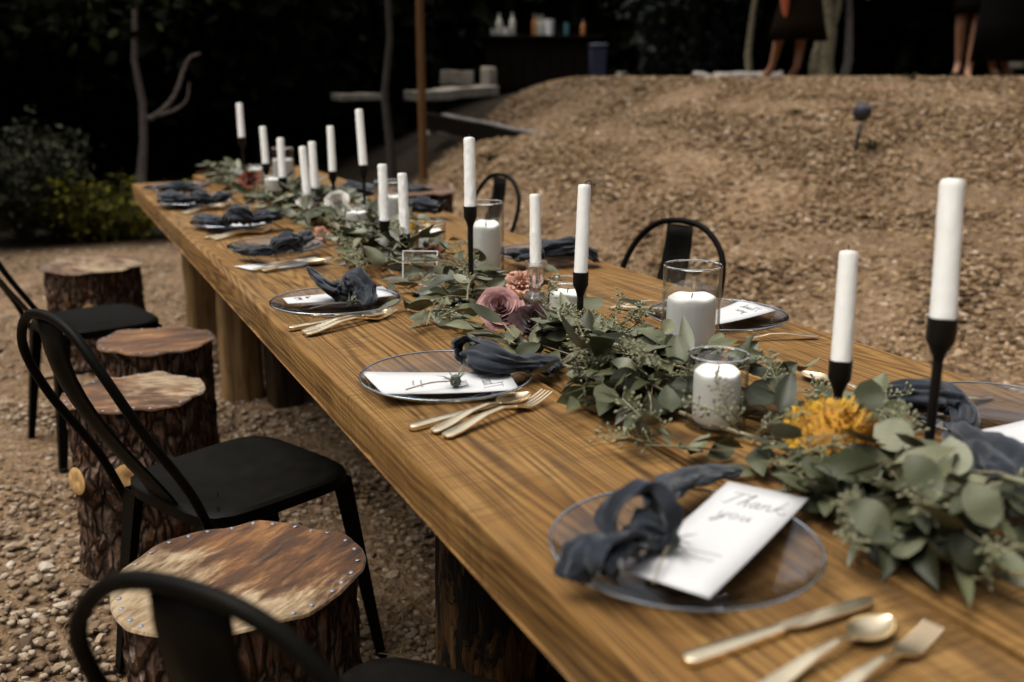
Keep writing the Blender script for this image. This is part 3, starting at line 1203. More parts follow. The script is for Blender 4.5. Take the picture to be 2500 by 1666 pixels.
M['rust'] = plain('rust cloth', (0.20, 0.035, 0.006), .9)
M['darkbrown'] = plain('dark brown cloth', (0.005, 0.003, 0.0015), .95, spec=.03)
M['black'] = plain('black cloth', (0.003, 0.0025, 0.002), .95, spec=.03)
M['blackshoe'] = plain('black leather', (0.008, 0.007, 0.006), .5)
hA = hit(1945, 196)
A_ = pd(1945, 150, 9.2)
person('person walking in a long dark dress with a rust coloured shawl and bare heel', (A_.x, A_.y, gz(A_.x, A_.y)), -AZ + .35, (-.05, .30, .12), (.01, 0, .11), M['darkbrown'], .34, None, flare=.3,
       sleeve=([(-.18, -.04, 1.42), (-.23, -.06, 1.1), (-.22, -.06, .8), (-.20, -.06, .50)], M['rust']))
B_ = pd(2362, 150, 9.5)
person('person with bare tanned legs in a short black skirt at the right', (B_.x, B_.y, gz(B_.x, B_.y)), -AZ + 2.6, (-.02, 0, .10), (.09, -.10, .14), M['black'], .60, M['blackshoe'], flare=.05)
C_ = pd(2432, 165, 9.1)
person('person in a long black dress with pale feet in black shoes', (C_.x, C_.y, gz(C_.x, C_.y)), -AZ + 3.3, (-.075, 0, .13), (.06, .02, .13), M['black'], .16, M['blackshoe'], flare=.2)

# ------------------------------------------------------------------ the table
TX0, TX1 = 0.411, 1.390
table = thing('dining_table', 'long rustic timber table laid for dinner across the gravel', 'table', (.9, 2.7, 0))
PL = [(TX0, .726, -.15, 5.10), (.7375, 1.058, -.10, 5.42), (1.068, TX1, -.18, 5.72)]
for i, (x0, x1, y0, y1) in enumerate(PL):
    ny_ = 150
    mb = MB()
    th = .075
    xsn = [0, .006, .05, .15, .25, .35, .5, .65, .75, .85, .95, .994, 1.0]
    rows = []
    vs = []
    for j in range(ny_ + 1):
        y = y0 + (y1 - y0) * j / ny_
        top, bot = [], []
        for u in xsn:
            x = x0 + (x1 - x0) * u
            wv = mnoise.noise(Vector((i * 5.1, y * 2.2, u * 2))) * .0016 - .0012 * (2 * u - 1) ** 2
            e_ = 0
            if u in (0, 1.0):
                n1 = mnoise.noise(Vector((i * 3 + u * 9, y * 3.0, 1))) * .003 + mnoise.noise(Vector((i * 3 + u * 9, y * 14, 4))) * .0016
                x += (n1 + (-.0 if u else .0))
                wv -= .005
            top.append((x, y, TZ + wv))
            nb = mnoise.noise(Vector((i * 3 + u * 9, y * 5.0, 7))) * .006 + mnoise.noise(Vector((u * 9, y * 19, 9))) * .0025
            bot.append((x + (.006 if u == 0 else -.006 if u == 1 else 0), y, TZ - th + (nb if u in (0, 1.0) else 0)))
        vs += top + bot[::-1]
    w = len(xsn) * 2
    fs = []
    for j in range(ny_):
        for q in range(w):
            p = (q + 1) % w
            fs.append((j * w + q, j * w + p, (j + 1) * w + p, (j + 1) * w + q))
    fs.append(tuple(range(w)))
    fs.append(tuple(ny_ * w + q for q in range(w - 1, -1, -1)))
    mb.add([(p[0], p[1], p[2]) for p in vs], [f[::-1] for f in fs])
    o = mb.build('plank', M['table'], table, base=(.9, 2.7, 0), angle=50)
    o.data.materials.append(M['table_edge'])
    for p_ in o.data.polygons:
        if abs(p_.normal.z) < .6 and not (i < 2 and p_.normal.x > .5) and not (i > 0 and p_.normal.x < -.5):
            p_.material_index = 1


def post(x, y, w, d, h, mat_, seed, tilt=0.0, ex=.82):
    mb = MB()
    nseg = 26
    vs, fs = [], []
    n_ = 40
    for j in range(nseg + 1):
        z = -.03 + (h + .03) * j / nseg
        for q in range(n_):
            a = 2 * math.pi * q / n_
            ca, sa = math.cos(a), math.sin(a)
            m_ = max(abs(ca), abs(sa)) ** ex
            px_, py_ = ca / m_ * w / 2, sa / m_ * d / 2
            nn = 1 + .14 * mnoise.noise(Vector((ca * 1.6 + seed, sa * 1.6, z * 2.2))) + .06 * mnoise.noise(Vector((ca * 5 + seed, sa * 5, z * 7))) - .05 * abs(math.sin(2.5 * a + seed))
            vs.append((x + px_ * nn + tilt * (z - h), y + py_ * nn, z))
    for j in range(nseg):
        for q in range(n_):
            p = (q + 1) % n_
            fs.append((j * n_ + q, j * n_ + p, (j + 1) * n_ + p, (j + 1) * n_ + q))
    fs.append(tuple(range(n_ - 1, -1, -1)))
    fs.append(tuple(nseg * n_ + q for q in range(n_)))
    mb.add(vs, fs)
    return mb.build('leg', mat_, table, base=(.9, 2.7, 0), angle=60)


LH = TZ - .078
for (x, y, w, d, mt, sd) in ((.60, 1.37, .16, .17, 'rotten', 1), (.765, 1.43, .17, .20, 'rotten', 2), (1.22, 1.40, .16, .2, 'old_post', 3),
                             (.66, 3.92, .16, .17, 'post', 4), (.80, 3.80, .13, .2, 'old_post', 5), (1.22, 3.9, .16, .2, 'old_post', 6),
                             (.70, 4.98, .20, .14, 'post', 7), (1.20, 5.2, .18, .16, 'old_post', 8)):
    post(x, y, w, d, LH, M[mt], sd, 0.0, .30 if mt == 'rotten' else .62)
for y in (1.40, 3.90):
    mb = MB()
    mb.box((.95, y, .30), (.42, .06, .12))
    mb.build('crossbar', M['old_post'], table, base=(.9, 2.7, 0), bevel=.006)

# ------------------------------------------------------------------ metal chairs


def make_chair(label):
    """bent steel cafe chair facing local +X, origin on the ground under the seat centre"""
    t = thing('metal_chair', label, 'chair', group='black steel chairs around the table')
    S = .18
    # seat: dished pressed sheet with rolled edge
    vs, fs = [], []
    rings = [(0.0, .0), (.35, .0), (.7, .002), (.88, .006), (.96, .006), (1.0, .000), (1.0, -.022), (.985, -.024)]
    n_ = 40
    for (u, dz) in rings:
        for q in range(n_):
            a = 2 * math.pi * q / n_
            ca, sa = math.cos(a), math.sin(a)
            m_ = (abs(ca) ** 5 + abs(sa) ** 5) ** .2
            vs.append((ca / m_ * S * u, sa / m_ * S * u * (1 + .03 * ca), .448 + dz - .008 * (1 - u)))
    for j in range(len(rings) - 1):
        for q in range(n_):
            p = (q + 1) % n_
            fs.append((j * n_ + q, j * n_ + p, (j + 1) * n_ + p, (j + 1) * n_ + q))
    mb = MB()
    mb.add(vs, fs)
    seat = mb.build('seat', M['steel'], t)
    for s in (-1, 1):
        for (fx, bx) in ((1, .05), (-1, -.05)):
            mb = MB()
            top = Vector((fx * .155, s * .155, .43))
            bot = Vector((fx * .155 + bx, s * .195, 0.0))
            q = [(top + Vector((-.022 * fx, 0, 0))), top + Vector((.018 * fx, 0, 0))]
            d_ = Vector((0, -s * .03, 0))
            vs = [top + Vector((-.030 * fx, 0, 0)), top + Vector((.016 * fx, 0, 0)), top + Vector((.016 * fx, -s * .045, 0)),
                  bot + Vector((-.012 * fx, 0, 0)), bot + Vector((.010 * fx, 0, 0)), bot + Vector((.010 * fx, -s * .018, 0))]
            mb.add(vs, [(0, 1, 4, 3), (1, 2, 5, 4)])
            lg_ = mb.build('leg', M['steel'], t, solid=.004, smooth=False)
            mb = MB()
            mb.lathe([(0, 0), (.014, 0), (.014, .012), (0, .012)], 10, bot)
            mb.build('rubber_foot', M['iron'], lg_)
    # arch back tube
    sp = spline([(-.165, -.165, .40), (-.212, -.172, .52), (-.292, -.172, .66), (-.338, -.150, .765), (-.354, -.085, .835), (-.357, 0, .853),
                 (-.354, .085, .835), (-.338, .150, .765), (-.292, .172, .66), (-.212, .172, .52), (-.165, .165, .40)], 60)
    mb = MB()
    mb.tube(sp, .0088, 10)
    mb.build('back_frame', M['steel'], t)
    # central slat
    vs, fs = [], []
    for j in range(13):
        u = j / 12
        z = .44 + (.842 - .44) * u
        xx = -.170 - .186 * math.sin(u * 1.5708) ** 1.15
        w = .054 - .012 * u
        for q in range(9):
            c_ = q / 8 * 2 - 1
            rib = .006 * max(0, 1 - (abs(c_) / .55) ** 6) * (1 if .12 < u < .86 else 0)
            vs.append((xx + .004 * c_ * c_ - rib, w * c_, z))
    for j in range(12):
        for q in range(8):
            fs.append((j * 9 + q, j * 9 + q + 1, (j + 1) * 9 + q + 1, (j + 1) * 9 + q))
    mb = MB()
    mb.add(vs, fs)
    mb.build('back_slat', M['steel'], t, solid=.003)
    for s in (-1, 1):
        mb = MB()
        mb.tube([(.165, s * .165, .22), (-.19, s * .17, .22)], .005, 6)
        mb.build('brace', M['steel'], t)
    for s in (-1, 1):
        for h_ in (.47, .50):
            mb = MB()
            mb.lathe([(0, .004), (.005, .002), (.006, 0), (0, -.001)], 8, (-.155, s * .163, h_), Matrix.Rotation(R(90), 3, 'Y'))
            mb.build('rivet', M['iron'], t)
    return t


GCH = 'black steel chairs around the table'
ch = make_chair('black steel chair nearest the camera at the bottom left corner')
q_ = at(445, 1410, .862)
ch.location = (q_.x + .357 * math.cos(R(40)), q_.y + .357 * math.sin(R(40)), 0)
ch.rotation_euler.z = R(40)
dup(ch, (.315, 2.0, 0), R(24), 'black steel chair between the big hide topped stump and the stump with two sawn knots', GCH)
dup(ch, (.13, 3.62, 0), R(14), 'black steel chair at the left edge in front of the far stump', GCH)


def chair_by_arch(px, py, g, rz, label):
    q = at(px, py, .858 + g)
    c = Vector((q.x, q.y, 0)) + Vector((math.cos(rz), math.sin(rz), 0)) * .355
    return dup(ch, (c.x, c.y, g), rz, label, GCH)


chair_by_arch(1662, 535, .0, R(203), 'black steel chair across the table behind the tall glass cylinder')
chair_by_arch(1222, 424, .02, R(190), 'black steel chair across the table behind the tallest middle candle')

# ------------------------------------------------------------------ log stumps with hide tops


def bark_mat():
    m = new_mat('pine bark')
    k = N(m)
    co = k.coords((1, 1, .38))
    v = k.n('TexVoronoi', feature='DISTANCE_TO_EDGE', i_Scale=34.0)
    wv = k.n('VectorMath', operation='ADD')
    nz = k.n('TexNoise', i_Scale=14.0, i_Detail=4.0)
    k.l(co, nz.inputs['Vector'])
    sc = k.n('VectorMath', operation='SCALE')
    sc.inputs['Scale'].default_value = .06
    k.l(nz.outputs['Color'], sc.inputs[0])
    k.l(co, wv.inputs[0])
    k.l(sc.outputs[0], wv.inputs[1])
    k.l(wv.outputs[0], v.inputs['Vector'])
    n1 = k.noise(k.coords((1, 1, .4)), 30, 6, .65)
    n2 = k.noise(k.coords(), 11, 4)
    col = k.ramp(n1, [(.30, (0.018, 0.010, 0.006)), (.47, (0.085, 0.048, 0.030)), (.60, (0.17, 0.115, 0.085)), (.74, (0.36, 0.30, 0.26))])
    col = k.mix(k.ramp(n2, [(.45, (0, 0, 0)), (.7, (.5, .5, .5))]), col, (0.20, 0.085, 0.035))
    cr = k.ramp(v.outputs[0], [(0.0, (1, 1, 1)), (.16, (0, 0, 0))])
    col = k.mix(cr, col, (0.012, 0.007, 0.004))
    h = k.math('ADD', k.ramp(v.outputs[0], [(0, (0, 0, 0)), (.3, (1, 1, 1))]), k.math('MULTIPLY', n1, .6))
    k.out(col, .95, 0, h, 1.0, .02, .15)
    return m


M['pinebark'] = bark_mat()


def hide_mat(name, rot, white, seed, grad=(0, 0)):
    """cow hide: soft patches of white and red-brown hair with dark brindle"""
    m = new_mat(name)
    k = N(m)
    tc = k.n('TexCoord')
    mp = k.n('Mapping')
    mp.inputs['Rotation'].default_value = (0, 0, rot)
    mp.inputs['Location'].default_value = (seed, seed * .7, 0)
    k.l(tc.outputs['Object'], mp.inputs[0])
    st = k.n('Mapping')
    st.inputs['Scale'].default_value = (26, 110, 1)
    k.l(mp.outputs[0], st.inputs[0])
    hair = k.noise(st.outputs[0], 1, 5, .65)
    hb = k.n('Mapping')
    hb.inputs['Scale'].default_value = (7, 22, 1)
    k.l(mp.outputs[0], hb.inputs[0])
    brin = k.noise(hb.outputs[0], 1, 5, .6, .6)
    patch = k.noise(mp.outputs[0], 3.6, 4, .6, .5)
    brown = k.ramp(k.math('ADD', k.math('MULTIPLY', brin, .7), k.math('MULTIPLY', hair, .3)),
                   [(.36, (0.020, 0.008, 0.003)), (.48, (0.075, 0.029, 0.008)), (.60, (0.19, 0.085, 0.026)), (.74, (0.36, 0.22, 0.11))])
    pale = k.ramp(k.math('ADD', k.math('MULTIPLY', hair, .55), k.math('MULTIPLY', brin, .45)), [(.36, (0.040, 0.022, 0.010)), (.47, (0.17, 0.110, 0.056)), (.66, (0.38, 0.295, 0.185))])
    sxy = k.n('SeparateXYZ')
    k.l(tc.outputs['Object'], sxy.inputs[0])
    patch = k.math('ADD', patch, k.math('ADD', k.math('MULTIPLY', sxy.outputs[0], grad[0]), k.math('MULTIPLY', sxy.outputs[1], grad[1])))
    f = k.math('ADD', patch, k.math('MULTIPLY', k.math('SUBTRACT', hair, .5), .35))
    f = k.math('ADD', f, k.math('MULTIPLY', k.math('SUBTRACT', brin, .5), .5))
    col = k.mix(k.ramp(f, [(white - .06, (0, 0, 0)), (white + .10, (1, 1, 1))]), brown, pale)
    k.out(col, .7, 0, hair, .5, .004, .25, Sheen_Weight=.15)
    return m


M['tack'] = plain('zinc tack', (0.20, 0.22, 0.27), .5, .5, var=.1)
tack_mb = MB()
tack_mb.lathe([(0, .0016), (.0028, .0013), (.0038, .0008), (.0043, 0)], 9)
tack_me = None


def stump(label, c, r, h, hide, seed, ntack=26, knots=(), squash=1.0, oh=.008):
    global tack_me
    base = Vector((c[0], c[1], c[2] if len(c) > 2 else 0))
    t = thing('log_stump', label, 'stump', base, 0, 'log stump seats')
    nth, nz_ = 120, 60
    vs, fs = [], []
    for j in range(nz_ + 1):
        z = -.02 + (h + .02 - .004) * j / nz_
        fl = 1 + .10 * max(0, 1 - z / .12) ** 2
        for q in range(nth):
            a = 2 * math.pi * q / nth
            ca, sa = math.cos(a), math.sin(a)
            lob = .035 * math.sin(2 * a + seed) + .025 * math.sin(3 * a + seed * 2.1) + .015 * math.sin(5 * a + seed)
            p = Vector((ca * 4.2 + seed * 3, sa * 4.2, z * 5.5))
            rg = abs(mnoise.noise(p * 1.9)) * -.05 + mnoise.noise(p * 4.3) * .018
            vp = Vector((ca * r * 30 + seed + 1.2 * mnoise.noise(p * 3), sa * r * 30, z * 10))
            vd = mnoise.voronoi(vp)[0]
            crack = min(1.0, (vd[1] - vd[0]) * 2.2)
            rr = r * fl * (1 + lob) + (rg * r + (crack - .8) * .006)
            vs.append((rr * ca, rr * sa * squash, z))
    for j in range(nz_):
        for q in range(nth):
            p = (q + 1) % nth
            fs.append((j * nth + q, j * nth + p, (j + 1) * nth + p, (j + 1) * nth + q))
    fs.append(tuple(nz_ * nth + q for q in range(nth)))
    mb = MB()
    mb.add(vs, fs)
    mb.build('bark', M['pinebark'], t)
    # hide cover: a thin wavy skin nailed over the cut face
    rn = [0, .2, .4, .6, .78, .9, .97, 1.0, 1.012]
    vs, fs = [], []
    n_ = 96

    def edge(a):
        lob = .035 * math.sin(2 * a + seed) + .025 * math.sin(3 * a + seed * 2.1) + .015 * math.sin(5 * a + seed)
        return (r * (1 + lob) + oh) * (1 + .002 * math.sin(a * 13 + seed * 4) + .003 * math.sin(a * 31 + seed) + .007 * math.sin(a * 5 + seed * 3))

    def topz(u, a):
        return h + .004 + .004 * mnoise.noise(Vector((math.cos(a) * u * 3 + seed, math.sin(a) * u * 3, 0))) + (.0012 * math.sin(a * 14 + seed * 3) + .003 * math.sin(a * 7)) * max(0, (u - .8) / .2)
    for u in rn:
        for q in range(n_):
            a = 2 * math.pi * q / n_
            e_ = edge(a)
            zz = topz(min(u, 1), a)
            if u > 1:
                zz -= .004
            vs.append((e_ * u * math.cos(a), e_ * u * math.sin(a) * squash, zz))
    for j in range(len(rn) - 1):
        for q in range(n_):
            p = (q + 1) % n_
            if j == 0:
                fs.append((q, n_ + q, n_ + p)) if False else fs.append((j * n_ + q, (j + 1) * n_ + q, (j + 1) * n_ + p, j * n_ + p))
            else:
                fs.append((j * n_ + q, (j + 1) * n_ + q, (j + 1) * n_ + p, j * n_ + p))
    mb = MB()
    mb.add(vs, fs)
    cov = mb.build('hide_cover', hide, t)
    if ntack:
        if tack_me is None:
            o = tack_mb.build('tack', M['tack'], cov)
            tack_me = o.data
            bpy.data.objects.remove(o)
        for i in range(ntack):
            a = 2 * math.pi * (i + random.uniform(-.2, .2)) / ntack
            e_ = edge(a) * .945
            o = bpy.data.objects.new('tack', tack_me)
            COL.objects.link(o)
            o.parent = cov
            o.location = (e_ * math.cos(a), e_ * math.sin(a) * squash, topz(.945, a) + .0008)
            o.rotation_euler = (random.uniform(-.2, .2), random.uniform(-.2, .2), 0)
    for (an, z, kr) in knots:
        d = Vector((math.cos(an), math.sin(an), .06)).normalized()
        rot = d.to_track_quat('Z', 'Y').to_matrix()
        kb = MB()
        p0 = Vector((math.cos(an) * r * .9, math.sin(an) * r * .9, z))
        kb.lathe([(kr * 1.9, 0), (kr * 1.45, r * .10), (kr * 1.15, r * .17), (kr * 1.02, r * .2)], 18, p0, rot)
        st_ = kb.build('branch_stub', M['pinebark'], t)
        kb = MB()
        kb.lathe([(kr * 1.02, r * .199), (kr * .98, r * .205), (kr * .25, r * .204), (kr * .12, r * .19), (0, r * .19)], 18, p0, rot, wob=lambda a, z: 1 + .07 * math.sin(2 * a + 1))
        kb.build('cut_face', M['cut'], st_)
    return t


H1 = hide_mat('brindled hide', R(-38), .51, 2.3, (-.2, -1.1))
H2 = hide_mat('white patched hide', R(20), .50, 5.13, (1.1, .4))
H3 = hide_mat('dark brown hide', R(10), .72, 8.4)
H4 = hide_mat('pale brown hide', R(60), .47, 1.7)
H5 = hide_mat('grey blue hide', R(60), .7, 3.7)
stump('largest hide topped stump in the bottom left foreground with brindled hair', (.232, 1.548), .190, .452, H1, 1.0, 30, squash=.98)
stump('stump with two sawn off branch stubs and a white and brown hide', (.172, 2.665), .163, .452, H2, 2.0, 26, knots=((R(-155), .26, .038), (R(-104), .285, .040)))
stump('plain dark brown hide topped stump behind the one with two stubs', (.285, 3.20), .165, .452, H3, 3.2, 26)
stump('far left stump with a pale hide and one small sawn stub', (.18, 4.69), .205, .452, H4, 4.1, 26, knots=((R(-100), .30, .022),))
s5 = at(1015, 468, .75)
stump('dark stump across the table seen past its far right edge', (s5.x + .03, s5.y + .1, .27), .19, .47, H3, 5.5, 20)

# ------------------------------------------------------------------ place settings


def make_plate_mesh():
    prof_t = [(0, .0045), (.080, .0045), (.086, .0055), (.092, .0075), (.112, .0125), (.135, .0190), (.1465, .0235), (.1485, .0240)]
    prof_b = [(.1490, .0225), (.1465, .0205), (.135, .0155), (.112, .0090), (.094, .0040), (.088, .0), (.080, .0008), (0, .0012)]
    mb = MB()
    mb.lathe(prof_t + prof_b, 96)
    me = bpy.data.meshes.new('glass_plate')
    me.from_pydata(mb.v, [], [f[::-1] for f in mb.f])
    me.materials.append(M['plate'])
    me.polygons.foreach_set('use_smooth', [True] * len(me.polygons))
    return me


plate_me = make_plate_mesh()
PG = 'clear glass plates along the table'
_rm = MB()
_rm.lathe([(.1478 + .0017 * math.cos(a), .0238 + .0017 * math.sin(a)) for a in [2 * math.pi * i / 10 for i in range(10)]], 96, close=True)
_rm.f = [f[::-1] for f in _rm.f]
RIM = [None]
PLATES = []


def plate(x, y, label):
    t = thing('glass_plate', label, 'plate', (x, y, TZ + .0015), 0, PG)
    o = bpy.data.objects.new('dish', plate_me)
    COL.objects.link(o)
    o.parent = t
    if RIM[0] is None:
        RIM[0] = _rm.build('rim', M['rim'], t).data
    else:
        o = bpy.data.objects.new('rim', RIM[0])
        COL.objects.link(o)
        o.parent = t
    t.scale = (.945, .945, .945)
    PLATES.append((x, y))
    return t


def cloth_ribbon(mb, path, width, axis, seed, nlen=40, nw=12):
    """a strip of cloth bent along the path (a loop shows its hollow): width along axis, rippled edges"""
    P = [Vector(q) for q in spline(path, nlen)]
    ax = Vector(axis).normalized()
    vs, fs = [], []
    for i, p in enumerate(P):
        t = (P[min(i + 1, nlen)] - P[max(i - 1, 0)]).normalized()
        nn = t.cross(ax).normalized()
        s = i / nlen
        w = width * (1 + .22 * mnoise.noise(Vector((seed, s * 4, 0)))) * min(1, .35 + 3.0 * min(s, 1 - s))
        for j in range(nw + 1):
            q = j / nw * 2 - 1
            h = .007 * (abs(math.sin(q * 3.4 + seed + 2 * s)) - .5) + .0022 * math.sin(q * 9 + seed) + .010 * mnoise.noise(Vector((q * 1.3 + seed, s * 5, seed))) + .004 * mnoise.noise(Vector((q * 4 + seed, s * 9, seed)))
            v = p + ax * (q * w * .5 + .006 * mnoise.noise(Vector((s * 7, q, seed + 4)))) + nn * h
            v.z = max(v.z, TZ + .006)
            vs.append(v)
    n0 = nw + 1
    th = .0016
    tops = len(vs)
    for i in range(nlen + 1):
        t = (P[min(i + 1, nlen)] - P[max(i - 1, 0)]).normalized()
        nn = t.cross(ax).normalized()
        for j in range(n0):
            vs.append(vs[i * n0 + j] - nn * th)
    for i in range(nlen):
        for j in range(nw):
            a, b, c, d = i * n0 + j, i * n0 + j + 1, (i + 1) * n0 + j + 1, (i + 1) * n0 + j
            fs.append((a, b, c, d))
            fs.append((tops + a, tops + d, tops + c, tops + b))
        for j in (0, nw):
            a, d = i * n0 + j, (i + 1) * n0 + j
            fs.append((a, d, tops + d, tops + a))
    mb.add(vs, fs)


def cloth_sweep(mb, path, wid, seed, nsec=54, nlen=60, folds=1.0):
    """gathered linen: a soft flattened tube whose folds run along its length; path points, wid (half width, half height) per point"""
    P = [Vector(q) for q in spline(path, nlen)]
    Wd = spline(wid, nlen)
    t0 = (P[1] - P[0]).normalized()
    u = t0.cross(Vector((0, 0, 1)))
    if u.length < .1:
        u = Vector((1, 0, 0))
    u.normalize()
    vs, fs = [], []
    for i, p in enumerate(P):
        t = (P[min(i + 1, nlen)] - P[max(i - 1, 0)]).normalized()
        u = (u - t * u.dot(t)).normalized()
        w = t.cross(u)
        endf = min(1.0, .25 + min(i, nlen - i) / 3.0)
        s = i / nlen
        for j in range(nsec):
            a = 2 * math.pi * j / nsec
            w1 = abs(math.sin(2 * a + seed + 1.6 * math.sin(s * 4 + seed)))
            w2 = abs(math.sin(3 * a + seed * 2 + 2.6 * s + .8 * math.sin(s * 9)))
            w3 = abs(math.sin(5 * a - seed + 4 * s))
            f = .50 + folds * (.34 * w1 + .22 * w2 + .13 * w3)
            f += folds * .34 * mnoise.noise(Vector((math.cos(a) * 1.4 + seed, math.sin(a) * 1.4, s * 6)))
            f += folds * .14 * mnoise.noise(Vector((math.cos(a) * 4 + seed, math.sin(a) * 4, s * 14)))
            q = p + (u * math.cos(a) * max(.003, Wd[i][0]) + w * math.sin(a) * max(.003, Wd[i][1])) * f * endf
            q.z = max(q.z, TZ + .006)
            vs.append(q)
    for i in range(nlen):
        for j in range(nsec):
            k = (j + 1) % nsec
            fs.append((i * nsec + j, i * nsec + k, (i + 1) * nsec + k, (i + 1) * nsec + j))
    fs.append(tuple(range(nsec - 1, -1, -1)))
    fs.append(tuple(nlen * nsec + j for j in range(nsec)))
    mb.add(vs, fs)


def napkin(label, sweeps, seed, ribbons=()):
    """sweeps: list of (path of (px, py, z), widths); one knotted cloth"""
    mb = MB()
    for i, (path, wid) in enumerate(sweeps):
        cloth_sweep(mb, [tuple(at(*q)) for q in path], wid, seed + i * 1.7)
    for i, (path, w, axis) in enumerate(ribbons):
        cloth_ribbon(mb, [tuple(at(*q)) for q in path], w, axis, seed * 1.3 + i * 2.1)
    b = Vector(mb.v[0])
    b.z = TZ
    o = mb.build('napkin', M['linen'], base=b, angle=70)
    return tag(o, label, 'napkin', 'slate blue linen napkins')


STROKES_T = [[(0, .95), (.3, 1.02), (.62, .98)], [(.34, 1.0), (.26, .5), (.18, 0), (.08, .02)],
             [(.62, 0), (.70, .6), (.80, 1.05), (.72, 1.0), (.68, .5), (.63, 0)], [(.64, .25), (.78, .48), (.86, .40), (.84, .05), (.95, .05)],
             [(1.27, .40), (1.13, .48), (1.02, .2), (1.10, .0), (1.22, .15), (1.27, .45)], [(1.27, .45), (1.26, .08), (1.38, .05)],
             [(1.42, .45), (1.44, 0)], [(1.44, .25), (1.56, .47), (1.66, .38), (1.66, .05), (1.78, .05)],
             [(1.84, 0), (1.92, .6), (1.98, 1.05)], [(2.12, .48), (1.90, .25), (2.05, .1), (2.22, -.05), (2.35, .1)]]
STROKES_Y = [[(0, .45), (.06, .08), (.18, .05), (.28, .42)], [(.28, .45), (.22, -.1), (.10, -.45), (.0, -.3), (.3, 0)],
             [(.62, .40), (.46, .42), (.42, .15), (.54, .02), (.68, .18), (.62, .40)], [(.84, .42), (.84, .12), (.95, .02), (1.08, .35)], [(1.08, .42), (1.10, .08), (1.22, .05)]]
CARDS = 'white menu cards on the plates'


def card(label, corners, small=True, flip=False, scale=.022, tx=(.20, .20), words=True):
    """corners: top-left, top-right, bottom-right, bottom-left in the reading direction, world points"""
    tl, tr, br, bl = [Vector(c) for c in corners]
    nrm = (tr - tl).cross(bl - tl).normalized()
    if nrm.z < 0:
        nrm = -nrm
    mb = MB()
    nseg = 10
    vs = []
    for i in range(nseg + 1):
        for j in range(5):
            u, v = j / 4, i / nseg
            p = (tl.lerp(tr, u)).lerp(bl.lerp(br, u), v)
            p = p + nrm * (-.0022 * math.sin(math.pi * v))
            vs.append(p)
    fs = []
    for i in range(nseg):
        for j in range(4):
            fs.append((i * 5 + j, i * 5 + j + 1, (i + 1) * 5 + j + 1, (i + 1) * 5 + j))
    mb.add(vs, fs)
    b = (tl + br) / 2
    o = mb.build('menu_card', M['paper'], base=b, solid=.0007)
    tag(o, label, 'card', CARDS)
    if not words:
        return o
    ux = (tr - tl).normalized()
    uy = (tl - bl).normalized()
    Wc, Hc = (tr - tl).length, (bl - tl).length
    mb = MB()

    def stroke(pts, ox, oy, s, rad):
        pp = []
        for (x, y) in spline(pts, max(6, 4 * len(pts))) if len(pts) > 2 else pts:
            X, Y = ox + x * s + y * s * .18, oy - y * s
            v = Y / Hc
            p = tl + ux * X - uy * Y + nrm * (.0006 + -.0022 * math.sin(math.pi * v))
            pp.append(p)
        mb.tube(pp, rad, 5, flat=1)
    for st in STROKES_T:
        stroke(st, Wc * tx[0], Hc * .10 + scale, scale, .0005)
    mb.build('handwritten_word', M['ink'], o, base=b)
    mb = MB()
    for st in STROKES_Y:
        stroke(st, Wc * (tx[0] + .10), Hc * .10 + scale * 2.2, scale, .0005)
    mb.build('handwritten_word', M['ink'], o, base=b)
    if small:
        for r_ in range(2):
            mb = MB()
            pts = [(i * .22, .16 * math.sin(i * 1.9 + r_) * (1 if i % 4 else .2)) for i in range(17 - 5 * r_)]
            stroke(pts, Wc * (.30 + .1 * r_), Hc * (.70 + .06 * r_), .011, .00028)
            mb.build('handwritten_line', M['ink'], o, base=b)
    return o


def thistle(label, head, tail, hr=.011, seed=0, lift=.004):
    head, tail = Vector(head), Vector(tail)
    rg = random.Random(seed)
    t = thing('thistle_sprig', label, 'sprig', head, 0, 'thistle sprigs laid on the cards')
    rel_ = tail - head
    mb = MB()
    mb.tube(spline([(0, 0, 0), rel_ * .5 + Vector((0, 0, lift)), rel_], 8), .0011, 6)
    mb.build('stem', M['twig'], t)
    mb = MB()
    mb.lathe([(0, -hr), (hr * .7, -hr * .6), (hr * .85, 0), (hr * .6, hr * .7), (0, hr)], 12)
    mb.build('flower_head', plain('thistle head', (0.06, 0.075, 0.06), .8), t)
    for i in range(13):
        a = rg.uniform(0, 6.28)
        el = rg.uniform(-.2, 1.0)
        d = Vector((math.cos(a) * math.cos(el), math.sin(a) * math.cos(el), math.sin(el)))
        L = hr * rg.uniform(1.9, 3.2)
        mb = MB()
        mb.tube([d * hr * .5, d * L * .6 + Vector((0, 0, .002)), d * L], [.0016, .0014, .0003], 5, flat=.4)
        mb.build('bract', M['leaf'], t)
    return t


# cutlery, flat along +X from the handle end
def sheet(rows, th, mb):
    """rows of points (same length) -> closed thin sheet"""
    n_, m_ = len(rows), len(rows[0])
    top = [p for r_ in rows for p in r_]
    vs = [Vector(p) for p in top] + [Vector(p) - Vector((0, 0, th)) for p in top]
    o = n_ * m_
    fs = []
    for i in range(n_ - 1):
        for j in range(m_ - 1):
            a, b, c, d = i * m_ + j, i * m_ + j + 1, (i + 1) * m_ + j + 1, (i + 1) * m_ + j
            fs.append((a, d, c, b))
            fs.append((o + a, o + b, o + c, o + d))
    for i in range(n_ - 1):
        for j in (0, m_ - 1):
            a, d = i * m_ + j, (i + 1) * m_ + j
            fs.append((a, o + a, o + d, d) if j else (a, d, o + d, o + a))
    for j in range(m_ - 1):
        for i in (0, n_ - 1):
            a, b = i * m_ + j, i * m_ + j + 1
            fs.append((a, b, o + b, o + a) if i == 0 else (a, o + a, o + b, b))
    mb.add(vs, fs)


def interp(tbl, s):
    return float(np.interp(s, [q[0] for q in tbl], [q[1] for q in tbl]))


